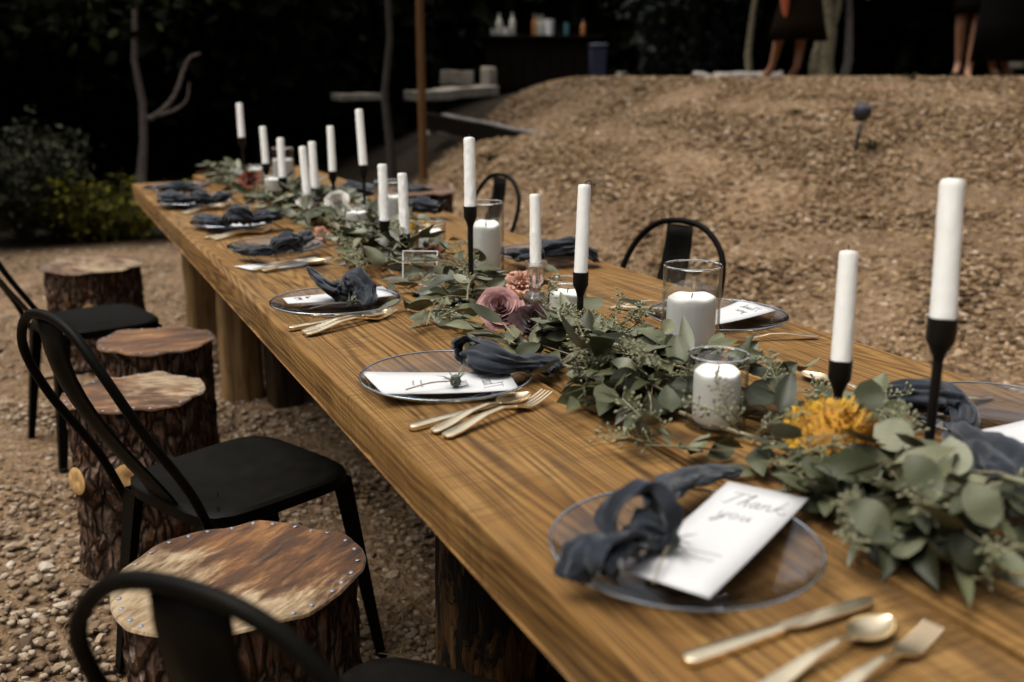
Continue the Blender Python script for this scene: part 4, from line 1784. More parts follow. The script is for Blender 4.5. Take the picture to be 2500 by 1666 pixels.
HAND_W = [(0, .004), (.004, .0085), (.02, .0092), (.07, .0062), (.115, .0036), (.135, .0038)]
HAND_Z = [(0, .0035), (.03, .006), (.075, .013), (.11, .0135), (.135, .008), (.15, .0042), (.2, .0085)]


def spoon_meshes():
    h = MB()
    rows = []
    for i in range(30):
        s = .138 * i / 29
        w, z = interp(HAND_W, s), interp(HAND_Z, s)
        rows.append([(s, w * u, z + .0012 * (1 - u * u)) for u in (-1, -.6, 0, .6, 1)])
    sheet(rows, .0022, h)
    b = MB()
    rows = []
    L0, L1 = .134, .200
    for i in range(22):
        c = i / 21
        s = L0 + (L1 - L0) * (.5 - .5 * math.cos(math.pi * c))
        q = (s - L0) / (L1 - L0)
        w = max(.0035 * (1 - q), .0205 * (max(0, math.sin(math.pi * q ** .86))) ** .62)
        zc = .0088 - .001 * q
        dp = .0075 * math.sin(math.pi * min(1, max(0, q))) ** .8
        rows.append([(s, w * u, zc - dp * (1 - u * u) + .0004) for u in (-1, -.8, -.55, -.28, 0, .28, .55, .8, 1)])
    sheet(rows, .0012, b)
    return h, b


def fork_meshes():
    h = MB()
    rows = []
    for i in range(30):
        s = .138 * i / 29
        w, z = interp(HAND_W, s), interp(HAND_Z, s)
        rows.append([(s, w * u, z + .0012 * (1 - u * u)) for u in (-1, -.6, 0, .6, 1)])
    sheet(rows, .0022, h)
    b = MB()
    rows = []
    for i in range(12):
        q = i / 11
        s = .134 + .026 * q
        w = .0038 + (.0125 - .0038) * sstep(0, .8, q)
        z = .0085 - .0045 * math.sin(q * 1.5)
        rows.append([(s, w * u, z + .0006 * abs(u)) for u in (-1, -.5, 0, .5, 1)])
    sheet(rows, .0018, b)
    tines = []
    for k_ in range(4):
        t_ = MB()
        c0 = -.0125 + .025 * (k_ + .5) / 4
        rows = []
        for i in range(10):
            q = i / 9
            s = .1585 + .046 * q
            w = .0022 * (1 - .45 * q)
            z = .0041 + .0095 * q ** 1.7
            cc = c0 * (1 - .06 * q)
            rows.append([(s, cc - w, z), (s, cc + w, z)])
        sheet(rows, .0017, t_)
        tines.append(t_)
    return h, b, tines


def knife_meshes():
    h = MB()
    rows = []
    for i in range(22):
        s = .108 * i / 21
        w = interp([(0, .004), (.004, .0085), (.03, .0088), (.085, .0068), (.108, .0058)], s)
        rows.append([(s, w * u, .0072 - .002 * u * u) for u in (-1, -.7, 0, .7, 1)])
    sheet(rows, .0055, h)
    b = MB()
    rows = []
    for i in range(26):
        q = i / 25
        s = .108 + .117 * q
        lo = -interp([(0, .0052), (.08, .0045), (.2, .0088), (.75, .0105), (.93, .0085), (1, .002)], q)
        hi = interp([(0, .0052), (.1, .0056), (.8, .0062), (.95, .005), (1, .0)], q)
        rows.append([(s, lo + (hi - lo) * u, .0052 - .0006 * q) for u in (0, .35, .7, 1)])
    sheet(rows, .0022, b)
    return h, b


_sh, _sb = spoon_meshes()
_fh, _fb, _ft = fork_meshes()
_kh, _kb = knife_meshes()
CG = {'spoon': 'pale gold spoons', 'fork': 'pale gold forks', 'knife': 'pale gold knives'}
PROTO = {}


def cutlery(kind, label, p0, p1, roll=0.0, lift=0.0):
    """laid with its handle end at pixel p0, pointing to pixel p1"""
    a = at(*p0, TZ + .004)
    b = at(*p1, TZ + .004)
    d = b - a
    rz = math.atan2(d.y, d.x)
    if kind not in PROTO:
        t = thing(kind, label, kind, (0, 0, 0), 0, CG[kind])
        if kind == 'spoon':
            _sh.build('handle', M['gold'], t, angle=70)
            _sb.build('bowl', M['gold'], t, angle=70)
        elif kind == 'fork':
            _fh.build('handle', M['gold'], t, angle=70)
            hd = _fb.build('fork_head', M['gold'], t, angle=70)
            for q in _ft:
                q.build('tine', M['gold'], hd, angle=70)
        else:
            _kh.build('handle', M['gold'], t, angle=70)
            _kb.build('blade', M['gold'], t, angle=70)
        PROTO[kind] = t
    else:
        t = dup(PROTO[kind], (0, 0, 0), 0, label, CG[kind])
    t.location = (a.x, a.y, TZ + .0025 + lift)
    t.rotation_euler = (roll, 0, rz)
    sc = min(1.12, max(.9, d.length / .205)) if kind != 'knife' else 1.0
    t.scale = (sc, sc, sc)
    return t


# near side, from the camera outwards
plate(*at(1671, 1322, TZ + .024).xy, 'glass plate nearest the camera with a knotted napkin and a menu card')
card('menu card on the nearest plate, its thank you facing the camera', (at(1778, 1176, .788), at(1975, 1217, .788), at(1731, 1461, .788), at(1523, 1394, .788)), scale=.031, tx=(.14, .2))
napkin('knotted napkin at the left of the nearest plate', [
    ([(1812, 1148, .785), (1720, 1158, .795), (1640, 1185, .805), (1590, 1230, .81)], [(.006, .005), (.017, .010), (.017, .011), (.014, .012)]),
    ([(1545, 1300, .80), (1575, 1290, .81), (1600, 1310, .80), (1590, 1340, .79)], [(.012, .012), (.022, .016), (.020, .014), (.010, .008)])], 1.1,
    [([(1500, 1330, .795), (1488, 1270, .812), (1512, 1212, .835), (1560, 1200, .843), (1610, 1235, .835), (1622, 1290, .812), (1590, 1335, .795)], .062, (-.10, -.85, .38)),
     ([(1590, 1330, .80), (1530, 1312, .815), (1465, 1318, .82), (1425, 1350, .812), (1408, 1398, .796), (1450, 1418, .786)], .052, (.35, -.80, .30)),
     ([(1560, 1350, .80), (1520, 1345, .812), (1480, 1375, .806), (1490, 1410, .786)], .040, (.5, -.7, .3))])
thistle('thistle sprig lying across the card on the nearest plate', at(1640, 1320, .80), at(1595, 1425, .793), .011, 1)
cutlery('knife', 'gold knife in the bottom right foreground', (1670, 1617), (2115, 1470))
cutlery('spoon', 'gold spoon between knife and fork in the bottom right foreground', (1860, 1690), (2180, 1515))
cutlery('fork', 'gold fork nearest the camera in the bottom right corner', (1985, 1745), (2275, 1550))

plate(*at(1090, 913, TZ + .024).xy, 'glass plate beside the three fanned pieces of gold cutlery')
card('long card in the middle plate crossed by a thistle stem', (at(1268, 952, .7795), at(1240, 906, .7800), at(882, 908, .7815), at(935, 962, .7815)), small=True, scale=.030, tx=(.14, .2))
napkin('napkin draped over the right rim of the middle plate', [
        ([(1135, 868, .800), (1170, 868, .806), (1215, 880, .805), (1260, 888, .795), (1310, 888, .788), (1350, 895, .783), (1362, 908, .775)], [(.014, .012), (.032, .020), (.028, .020), (.016, .013), (.020, .014), (.022, .014), (.012, .008)])], 2.7,
    [([(1140, 885, .79), (1118, 858, .805), (1118, 836, .820), (1150, 826, .826), (1180, 850, .815), (1195, 880, .80)], .050, (-.5, -.6, .2))])
thistle('thistle head lying on the card of the middle plate', at(1112, 930, .790), at(990, 952, .787), .011, 2)
cutlery('knife', 'gold knife left of the spoon beside the middle plate', (1000, 1047), (1225, 985))
cutlery('spoon', 'gold spoon beside the middle plate, bowl up', (1055, 1056), (1296, 966))
cutlery('fork', 'gold fork touching the greenery beside the middle plate', (1085, 1068), (1352, 967))

plate(*at(820, 732, TZ + .024).xy, 'glass plate with a pointed napkin standing up on it')
card('card half under the pointed napkin', (at(690, 728, .7815), at(703, 742, .781), at(962, 722, .781), at(935, 699, .782)), words=True, small=False, scale=.014, tx=(.1, .1))
napkin('pointed napkin rising to a peak like a sail', [
    ([(748, 650, .855), (768, 672, .835), (800, 700, .812), (835, 712, .800), (860, 722, .795)], [(.004, .003), (.018, .008), (.034, .012), (.036, .018), (.022, .014)]),
    ([(845, 715, .800), (858, 685, .826), (880, 690, .826), (893, 720, .803), (905, 745, .790)], [(.012, .012), (.024, .020), (.024, .020), (.024, .016), (.012, .01)])], 4.2)
thistle('thistle sprig in front of the pointed napkin', at(855, 740, .790), at(755, 755, .786), .009, 3)
cutlery('knife', 'gold knife behind the spoon and fork by the pointed napkin', (705, 804), (925, 763))
cutlery('spoon', 'gold spoon lying against the fork by the pointed napkin', (738, 812), (972, 760))
cutlery('fork', 'gold fork in front of the spoon by the pointed napkin', (746, 818), (975, 766))

plate(*at(677, 597, TZ + .024).xy, 'glass plate with a crumpled napkin beside the loose white card')
napkin('crumpled napkin with a raised middle in the plate beside the loose card', [
    ([(572, 608, .79), (600, 612, .79), (640, 612, .80), (668, 612, .80)], [(.008, .008), (.022, .014), (.022, .014), (.012, .01)]),
    ([(660, 615, .795), (690, 592, .822), (712, 590, .822), (728, 605, .80)], [(.014, .014), (.034, .024), (.030, .022), (.014, .012)]),
    ([(720, 600, .80), (745, 578, .815), (757, 572, .815)], [(.014, .012), (.024, .018), (.008, .006)])], 5.0)
thistle('thistle head at the rim of the plate beside the loose card', at(735, 610, .79), at(700, 618, .787), .010, 4)
card('loose white card lying on the bare wood between two plates', (at(570, 650, .7635), at(615, 660, .7635), at(805, 642, .7635), at(770, 628, .7635)), words=False)
cutlery('spoon', 'gold spoon lying on the loose white card', (618, 662), (800, 640), lift=.002)
cutlery('fork', 'gold fork beside the spoon on the loose white card', (640, 664), (808, 640), lift=.002)

plate(*at(570, 540, TZ + .024).xy, 'third glass plate from the far left end of the table')
napkin('hump backed napkin on the third plate from the far end', [
    ([(472, 532, .79), (500, 535, .797), (535, 540, .797), (560, 542, .795)], [(.006, .006), (.030, .016), (.028, .016), (.014, .012)]),
    ([(550, 545, .795), (570, 525, .822), (595, 524, .825), (615, 540, .80)], [(.016, .014), (.038, .026), (.036, .026), (.016, .012)]),
    ([(610, 540, .80), (640, 528, .812), (670, 526, .81), (690, 528, .80)], [(.016, .012), (.030, .018), (.026, .016), (.008, .006)])], 6.3)
card('card showing under the hump backed napkin', (at(496, 548, .783), at(505, 556, .783), at(664, 548, .783), at(655, 540, .783)), words=False)
cutlery('spoon', 'gold spoon in front of the third plate from the far end', (515, 583), (665, 560))
cutlery('fork', 'gold fork beside the spoon by the third plate from the far end', (522, 586), (668, 563))
cutlery('knife', 'gold knife behind the spoon by the third plate from the far end', (500, 582), (640, 562))

plate(*at(475, 489, TZ + .024).xy, 'second glass plate from the far left end of the table')
napkin('two humped napkin on the second plate from the far end', [
    ([(386, 478, .795), (410, 480, .805), (440, 486, .80), (465, 488, .798)], [(.006, .006), (.036, .022), (.034, .02), (.016, .012)]),
    ([(460, 488, .797), (480, 480, .812), (500, 482, .81), (520, 490, .795)], [(.016, .014), (.034, .022), (.032, .022), (.014, .012)]),
    ([(515, 490, .797), (540, 480, .81), (565, 474, .81)], [(.014, .012), (.030, .018), (.006, .006)])], 7.7)
card('card showing under the two humped napkin', (at(392, 494, .783), at(400, 500, .783), at(566, 490, .783), at(560, 484, .783)), words=False)
cutlery('spoon', 'gold spoon in front of the second plate from the far end', (445, 521), (565, 500))
cutlery('fork', 'gold fork beside the spoon by the second plate from the far end', (452, 523), (570, 502))

plate(*at(433, 455, TZ + .024).xy, 'glass plate at the far left end of the table')
napkin('flat crumpled napkin on the farthest plate', [
    ([(380, 456, .79), (410, 458, .795), (440, 456, .80), (470, 456, .795), (490, 454, .79)], [(.006, .006), (.034, .016), (.034, .02), (.03, .018), (.006, .006)])], 8.8)
cutlery('spoon', 'gold spoon by the farthest plate', (430, 474), (498, 458))

# far side
plate(1.225, .93, 'glass plate cut off by the right edge of the picture')
card('card on the plate at the right edge of the picture', (at(2420, 1130, .786), at(2362, 1056, .786), at(2560, 1010, .786), at(2640, 1075, .786)), words=False)
napkin('napkin arching up behind the rightmost candlestick', [
    ([(2098, 1015, .775), (2150, 975, .80), (2230, 962, .808), (2310, 975, .80), (2352, 1010, .785), (2345, 1050, .775)], [(.010, .008), (.022, .018), (.026, .020), (.026, .020), (.022, .018), (.012, .01)]),
    ([(2330, 1050, .79), (2380, 1090, .805), (2440, 1130, .81), (2480, 1180, .805), (2470, 1250, .79)], [(.016, .014), (.030, .022), (.036, .026), (.034, .024), (.016, .012)])], 9.5)
cutlery('spoon', 'gold spoon half hidden behind the second candle from the right', (2165, 985), (1990, 925))
cutlery('fork', 'gold fork beyond the rightmost candlestick', (2420, 968), (2290, 1010))

plate(*at(1752, 766, TZ + .024).xy, 'glass plate across the table beside the tall glass cylinder')
card('card across the table with writing facing away from the camera', (at(1895, 758, .7835), at(1812, 732, .7835), at(1738, 760, .7835), at(1735, 796, .7835)), small=False, scale=.024, tx=(.18, .2))
cutlery('fork', 'single gold fork between two far side plates', (1996, 822), (1786, 832))
cutlery('spoon', 'gold spoon left of the far side plate with the card', (1490, 752), (1625, 742))
cutlery('knife', 'gold knife left of the far side plate with the card', (1520, 752), (1640, 758))

plate(*at(1335, 614, TZ + .024).xy, 'glass plate across the table behind the candle in cut glass')
napkin('long dark napkin across the plate behind the candle in cut glass', [
    ([(1238, 612, .795), (1270, 622, .795), (1300, 625, .80), (1330, 620, .805)], [(.006, .006), (.026, .016), (.026, .016), (.016, .014)]),
    ([(1300, 618, .80), (1345, 606, .812), (1400, 604, .81), (1440, 618, .80), (1456, 634, .775)], [(.016, .014), (.036, .022), (.034, .022), (.026, .014), (.01, .006)])], 10.4)
card('white card peeking out behind the long dark napkin', (at(1325, 605, .785), at(1330, 594, .785), at(1425, 594, .785), at(1425, 606, .785)), words=False)

plate(1.255, 3.60, 'glass plate across the table near the thin black holder')
napkin('napkin with a tail sticking up on the plate across the table', [
    ([(992, 505, .795), (1015, 500, .81), (1045, 503, .81), (1062, 510, .795)], [(.008, .006), (.036, .024), (.034, .024), (.014, .012)]),
    ([(1050, 512, .79), (1072, 510, .795), (1082, 500, .812), (1088, 490, .832)], [(.016, .012), (.022, .012), (.014, .008), (.004, .003)])], 11.2)
card('small white card beside the napkin with a raised tail', (at(1040, 512, .80), at(1044, 500, .805), at(1070, 500, .805), at(1068, 512, .80)), words=False)
plate(1.235, 4.28, 'glass plate across the table behind the tall far candlesticks')
napkin('long loose napkin behind the tall far candlesticks', [
    ([(812, 470, .79), (835, 468, .80), (858, 462, .812), (885, 466, .808), (915, 474, .795)], [(.008, .006), (.036, .018), (.040, .028), (.036, .024), (.008, .006)])], 12.6)
napkin('napkin lying on the dark stump across the table', [
    ([(955, 470, .765), (985, 464, .775), (1020, 462, .775), (1060, 466, .765)], [(.008, .006), (.034, .016), (.036, .018), (.008, .006)])], 13.1)
# dropped cloth on the ground at the left
mb = MB()
q0 = hit(-20, 868)
cloth_sweep(mb, [tuple(hit(-60, 872) + Vector((0, 0, .02))), tuple(hit(-10, 866) + Vector((0, 0, .04))), tuple(hit(40, 862) + Vector((0, 0, .045))), tuple(hit(90, 876) + Vector((0, 0, .015)))],
            [(.02, .01), (.06, .03), (.06, .035), (.01, .006)], 3.3)
mb.v = [(p[0], p[1], p[2] - (TZ if p[2] > .5 else 0)) for p in mb.v]
o = mb.build('dropped_cloth', M['linen'], base=(q0.x, q0.y, 0))
tag(o, 'dark blue cloth dropped on the gravel at the left edge', 'cloth')

# ------------------------------------------------------------------ candles


def candle_mesh(r, L, seed, drips=1.0, taper=.93, n_=28):
    """wax stick from z = 0 to L with lumpy runs"""
    mb = MB()
    rows = 40
    vs, fs = [], []
    for j in range(rows + 1):
        u = j / rows
        z = L * u
        rr = r * (1 - (1 - taper) * u)
        if u > .985:
            rr *= .90
        for q in range(n_):
            a = 2 * math.pi * q / n_
            b = drips * r * .12 * max(0, mnoise.noise(Vector((math.cos(a) * 2 + seed, math.sin(a) * 2, z * 14 / max(.08, L) * .25))))
            b += drips * r * .11 * max(0, mnoise.noise(Vector((math.cos(a) * 3.4 + seed * 2, math.sin(a) * 3.4, z * 75))))
            vs.append(((rr + b) * math.cos(a), (rr + b) * math.sin(a), z))
    vs.append((0, 0, L - r * .12))
    for j in range(rows):
        for q in range(n_):
            p = (q + 1) % n_
            fs.append((j * n_ + q, j * n_ + p, (j + 1) * n_ + p, (j + 1) * n_ + q))
    for q in range(n_):
        fs.append((rows * n_ + q, rows * n_ + (q + 1) % n_, len(vs) - 1))
    fs.append(tuple(range(n_ - 1, -1, -1)))
    mb.add(vs, fs)
    return mb


def orient(o, d):
    o.rotation_euler = Vector(d).to_track_quat('Z', 'Y').to_euler()


HG = 'black iron candle holders'
TG = 'white taper candles'


def taper_candle(clab, tops, cup, depth, diam, seed, wick='short', drips=1.0):
    """wax taper from the cup pixel up to the tops pixel, seen at that depth"""
    p0, p1 = pd(*cup, depth), pd(*tops, depth)
    d = p1 - p0
    t = thing('taper_candle', clab, 'candle', p0, 0, TG)
    orient(t, d)
    candle_mesh(diam / 2, d.length, seed, drips).build('wax', M['wax'], t, angle=60)
    wk = MB()
    L = d.length
    if wick == 'curl':
        wk.tube([(0.002, 0, L - .002), (-.003, 0, L + .006), (-.010, 0, L + .008), (-.014, 0, L + .002), (-.018, 0, L - .001), (-.018, 0, L + .004)], .0012, 6)
    else:
        wk.tube([(0, 0, L - .003), (.0005, 0, L + .004), (.001, 0, L + .008)], .0010, 6)
    wk.build('wick', M['wick'], t)
    return t, p0


def iron_holder(hlab, p0, diam, stem=True):
    """thin black candlestick: round foot, slim stem, tulip cup"""
    z = p0.z - TZ
    b = Vector((p0.x, p0.y, TZ))
    t = thing('candle_holder', hlab, 'candle holder', b, 0, HG)
    rc = diam * .56
    mb = MB()
    mb.lathe([(0, .0), (.042, .0), (.043, .003), (.030, .006), (.008, .009), (0, .0095)], 28)
    mb.build('foot', M['iron'], t)
    zb = max(.02, z - diam * 1.55)
    rs = .0058
    mb = MB()
    mb.lathe([(rs * 1.5, .007), (rs, .014), (rs, zb * .55), (rs * 1.05, zb)], 14)
    mb.build('stem', M['iron'], t)
    mb = MB()
    mb.lathe([(rs * 1.02, zb - .004), (rs * 1.4, zb + diam * .15), (rc * .75, zb + diam * .42), (rc, zb + diam * .72), (rc * 1.02, z + .003), (rc * .93, z + .003), (rc * .92, z - .006), (0, z - .006)], 28)
    mb.build('cup', M['iron'], t)
    return t


def crystal_holder(lab, p0, diam):
    z = p0.z - TZ
    b = Vector((p0.x, p0.y, TZ))
    t = thing('crystal_holder', lab, 'candle holder', b, 0, 'cut glass candle holders')
    h0 = max(0.0, z - .070)
    m_ = MB()
    rc = diam * .78
    fl = lambda a, zz: 1 + .07 * math.cos(a * 8)
    m_.lathe([(0, h0), (.026, h0), (.027, h0 + .004), (.014, h0 + .016), (.0095, h0 + .026), (.012, h0 + .032), (rc * .95, h0 + .042), (rc * 1.0, h0 + .052), (rc * 1.05, z + .002), (rc * 1.32, z + .012),
              (rc * 1.25, z + .013), (rc * .80, z - .002), (rc * .74, z - .016), (0, z - .016)], 32, wob=fl)
    m_.build('cut_glass', M['crystal'], t)
    if h0 > .008:
        m_ = MB()
        m_.lathe([(0, 0), (.030, 0), (.030, .003), (.012, .008), (.010, h0 - .002), (.016, h0), (0, h0)], 28)
        m_.build('stem', M['crystal'], t)
    return t


m = new_mat('crystal')
k = N(m)
gb_ = k.n('BsdfGlass', i_Roughness=0.0, i_IOR=1.45)
trn = k.n('BsdfTransparent')
mx = k.n('MixShader')
mx.inputs[0].default_value = .35
k.l(gb_.outputs[0], mx.inputs[1])
k.l(trn.outputs[0], mx.inputs[2])
oo = k.n('OutputMaterial')
k.l(mx.outputs[0], oo.inputs[0])
M['crystal'] = m

TAPERS = [
    # label, holder label, top px, cup px, depth, diameter, wick
    ('tallest white candle near the right edge of the picture', 'tall black holder of the candle near the right edge', (2325, 440), (2302, 781), 1.16, .0295, 'short', .4),
    ('white candle second from the right edge', 'black holder wrapped by a thin leaf, second from the right', (2073, 614), (2053, 884), 1.30, .0262, 'short', .4),
    ('white candle with a curled black wick', 'sharp black holder of the candle with the curled wick', (1427, 452), (1418, 668), 1.80, .0250, 'curl', .4),
    ('tall dripping candle before the first far side chair', 'tall slim black holder in front of the filled glass cylinder', (1146, 337), (1148, 507), 2.20, .0260, 'short', 1.4),
    ('dripping candle right of the one in front of the glass cylinder far off', 'short black holder of the shorter dripping candle', (982, 424), (988, 573), 2.62, .0265, 'short', 1.4),
    ('dripping candle standing before the far glass cylinder', 'short black holder before the far glass cylinder', (933, 402), (939, 541), 2.85, .0280, 'short', 1.4),
    ('tall far candle just left of the slender trunk', 'long thin black holder of the tall far candle', (876, 268), (887, 405), 3.45, .0290, 'short', .5),
    ('far candle on a dark tulip holder left of the tall one', 'tulip shaped black holder left of the long thin one', (806, 309), (812, 420), 3.70, .0280, 'short', .5),
    ('short far candle in front of the far pillar glass', 'small black holder in front of the far pillar glass', (684, 338), (690, 435), 4.00, .0310, 'short', .4),
    ('leaning far candle left of the pillar glass', 'black holder of the leaning far candle', (641, 310), (649, 401), 4.35, .0310, 'short', .4),
    ('farthest candle standing alone against the dark wood', 'black holder of the farthest candle', (584, 253), (590, 337), 4.70, .0315, 'short', .4),
]
BLOCK = []
for i, (cl, hl, tp, cp, dp, dm, wk, dr) in enumerate(TAPERS):
    t, p0 = taper_candle(cl, tp, cp, dp, dm, i * 3.7 + 1, wk, dr)
    iron_holder(hl, p0, dm)
    BLOCK.append((p0.x, p0.y, .016))
t, p0 = taper_candle('candle standing in the sharp cut glass holder behind the mauve rose', (1306, 475), (1308, 652), 2.18, .0250, 20.0, 'short', 1.0)
crystal_holder('cut glass holder behind the mauve rose', p0, .025)
BLOCK.append((p0.x, p0.y, .03))
t, p0 = taper_candle('left of the two far candles standing close together', (738, 359), (750, 478), 3.45, .0285, 23.0, 'short', .8)
crystal_holder('cut glass holder of the left one of the close pair', p0, .0285)
t, p0 = taper_candle('right of the two far candles standing close together', (761, 347), (769, 462), 3.58, .0290, 26.0, 'short', .8)
crystal_holder('cut glass holder of the right one of the close pair', p0, .029)

GV = 'glass candle vessels'


VR = []


def vessel(glab, clab, cx_px, base_py, depth, rad, top_py, crad, ctop_py, cbase=.012, kind='glass_cylinder', slump=0.0):
    """clear straight sided glass with a white pillar candle inside"""
    b = pd(cx_px, base_py, depth)
    b.z = TZ
    H = pd(cx_px, top_py, depth).z
    # heights read at the vessel's own place
    q = Vector((b.x, b.y, 0))
    def zat(py):
        lo, hi = TZ - .3, CAMZ + 1
        for _ in range(50):
            mid_ = (lo + hi) / 2
            v = Vector((q.x, q.y, mid_ - CAMZ))
            y_ = CY - F_PX * v.dot(_up) / v.dot(_fw)
            if y_ > py:
                lo = mid_
            else:
                hi = mid_
        return (lo + hi) / 2
    h = zat(top_py) - TZ
    hc = zat(ctop_py) - TZ
    t = thing(kind, glab, 'glass vessel', b, 0, GV)
    mb = MB()
    th = .0022
    VR.append((t, rad, h))
    mb.lathe([(0, 0), (rad - .004, 0), (rad, .004), (rad, h - .001), (rad - th * .5, h), (rad - th, h - .001), (rad - th, .011), (rad - .006, .008), (0, .008)], 64)
    mb.build('glass_wall', M['glass'], t)
    c = thing('pillar_candle', clab, 'candle', (b.x, b.y, TZ + cbase), 0, 'white pillar candles')
    L = hc - cbase
    n_ = 40
    vs, fs = [], []
    prof = [(0.92, 0), (1, .05), (1, .3), (1, .6), (.995, .85), (.985, .94), (.95, .985), (.86, 1.0), (.70, .965), (.40, .945), (.0, .94)]
    for (u, z) in prof:
        for q_ in range(n_):
            a = 2 * math.pi * q_ / n_
            rr = crad * max(u, .002) * (1 + .012 * math.sin(a * 3 + depth * 9) * z)
            zz = L * z + (slump * math.sin(a + depth * 5) * L * max(0, z - .5) * 2 if z > .5 else 0) + .0014 * math.sin(a * 5) * (z > .9)
            vs.append((rr * math.cos(a), rr * math.sin(a), zz))
    for j in range(len(prof) - 1):
        for q_ in range(n_):
            p = (q_ + 1) % n_
            fs.append((j * n_ + q_, j * n_ + p, (j + 1) * n_ + p, (j + 1) * n_ + q_))
    mb = MB()
    mb.add(vs, fs)
    mb.build('wax', M['wax'], c, angle=60)
    mb = MB()
    mb.tube([(0, 0, L * .93), (.001, 0, L * .94 + .006), (.003, .001, L * .94 + .010)], .0011, 6)
    mb.build('wick', M['wick'], c)
    BLOCK.append((b.x, b.y, rad + .004))
    return b


VES = [
    ('tall glass cylinder at the right with a wide pillar candle', 'wide pillar candle in the tall right hand cylinder', 1681, 885, 1.78, .0510, 648, .0430, 722, .02),
    ('low glass tumbler in the right foreground greenery', 'pillar candle in the low right foreground tumbler', 1745, 1046, 1.445, .0435, 866, .0335, 903, .01),
    ('tall glass cylinder behind the slim black candlestick', 'softened pillar candle in the cylinder behind the slim candlestick', 1186, 652, 2.58, .0475, 494, .0375, 545, .01),
    ('low glass tumbler half hidden behind the curled wick candlestick', 'sunken candle with a bent wick behind the curled wick candlestick', 1384, 772, 2.06, .0400, 683, .0360, 712, .005),
    ('low glass tumbler behind the clear prism', 'squat candle in the tumbler behind the clear prism', 1052, 615, 2.85, .0430, 545, .0335, 562, .01),
    ('far glass cylinder behind the pair of dripping candles', 'pillar candle in the cylinder behind the dripping pair', 956, 560, 3.17, .0505, 442, .0400, 478, .01),
    ('low tumbler below the white rose', 'squat white candle below the white rose', 872, 562, 3.12, .0370, 506, .0330, 517, .008),
    ('farthest tall glass cylinder', 'broad pillar candle in the farthest cylinder', 693, 442, 4.50, .0500, 362, .0450, 388, .01),
    ('low tumbler left of the small black far holder', 'squat candle left of the small black far holder', 669, 476, 4.20, .0400, 430, .0360, 436, .008),
    ('farthest low tumbler behind the red flower', 'squat candle behind the red flower', 627, 446, 4.75, .0400, 405, .0360, 411, .008),
]
for (gl_, cl_, cx_, by_, dp_, rd_, ty_, cr_, cty_, cb_) in VES:
    vessel(gl_, cl_, cx_, by_, dp_, rd_, ty_, cr_, cty_, cb_, 'glass_cylinder' if rd_ > .046 else 'glass_tumbler', .035 if 'softened' in cl_ else .012)

m = new_mat('clear rim')
k = N(m)
gb_ = k.n('BsdfGlass', i_Roughness=0.03, i_IOR=1.45)
oo = k.n('OutputMaterial')
k.l(gb_.outputs[0], oo.inputs[0])
M['clear_rim'] = m
for t, rad, h in VR:
    mb = MB()
    mb.lathe([(rad - .0011 + .0016 * math.cos(a), h + .0016 * math.sin(a)) for a in [2 * math.pi * i / 8 for i in range(8)]], 64, close=True)
    mb.f = [f[::-1] for f in mb.f]
    mb.build('rim', M['clear_rim'], t)

# clear prism with silver edges
t = thing('glass_prism', 'small clear prism box with silver edges lying in the greenery', 'ornament', at(1030, 668, TZ))
b0 = at(1030, 668, TZ)
pa = [pd(983, 668, 2.40), pd(1062, 670, 2.33), pd(1090, 648, 2.46), pd(1012, 645, 2.54)]
for q in pa:
    q.z = max(TZ + .004, min(q.z, TZ + .012))
pt = [pd(984, 613, 2.42), pd(1068, 614, 2.36), pd(1095, 640, 2.42), pd(1008, 641, 2.50)]
for a_, b_ in ((pa[0], pa[1]), (pa[1], pa[2]), (pa[2], pa[3]), (pa[3], pa[0]), (pt[0], pt[1]), (pt[1], pt[2]), (pt[2], pt[3]), (pt[3], pt[0]), (pa[0], pt[0]), (pa[1], pt[1])):
    mb = MB()
    mb.tube([a_, b_], .0016, 6)
    mb.build('edge', M['frame'], t, base=b0)
for quad in ((pt[0], pt[1], pt[2], pt[3]), (pa[0], pa[1], pt[1], pt[0]), (pa[0], pt[0], pt[3], pa[3]), (pa[1], pa[2], pt[2], pt[1])):
    mb = MB()
    mb.add(list(quad), [(0, 1, 2, 3)])
    mb.build('pane', M['glass'], t, base=b0, smooth=False)

# ------------------------------------------------------------------ the garland
SPINE = [(2330, 1235, .80), (2200, 1165, .80), (2050, 1100, .80), (1880, 1035, .80), (1650, 945, .80), (1480, 885, .80), (1330, 820, .80), (1200, 725, .80), (1060, 655, .80),
         (970, 600, .80), (900, 560, .80), (840, 530, .80), (790, 503, .80), (740, 482, .80), (690, 462, .80), (620, 438, .80), (545, 420, .80)]
HALF = [.13, .15, .15, .15, .15, .14, .15, .15, .16, .16, .15, .15, .15, .15, .15, .15, .12]
SP = [tuple(at(*q)) for q in SPINE]
SPL = spline(SP, 240)
HWL = spline([(h, 0) for h in HALF], 240)
garland = thing('garland', 'long eucalyptus garland laid down the middle of the table', 'garland', (SP[7][0], SP[7][1], TZ))
GB = Vector((SP[7][0], SP[7][1], TZ))


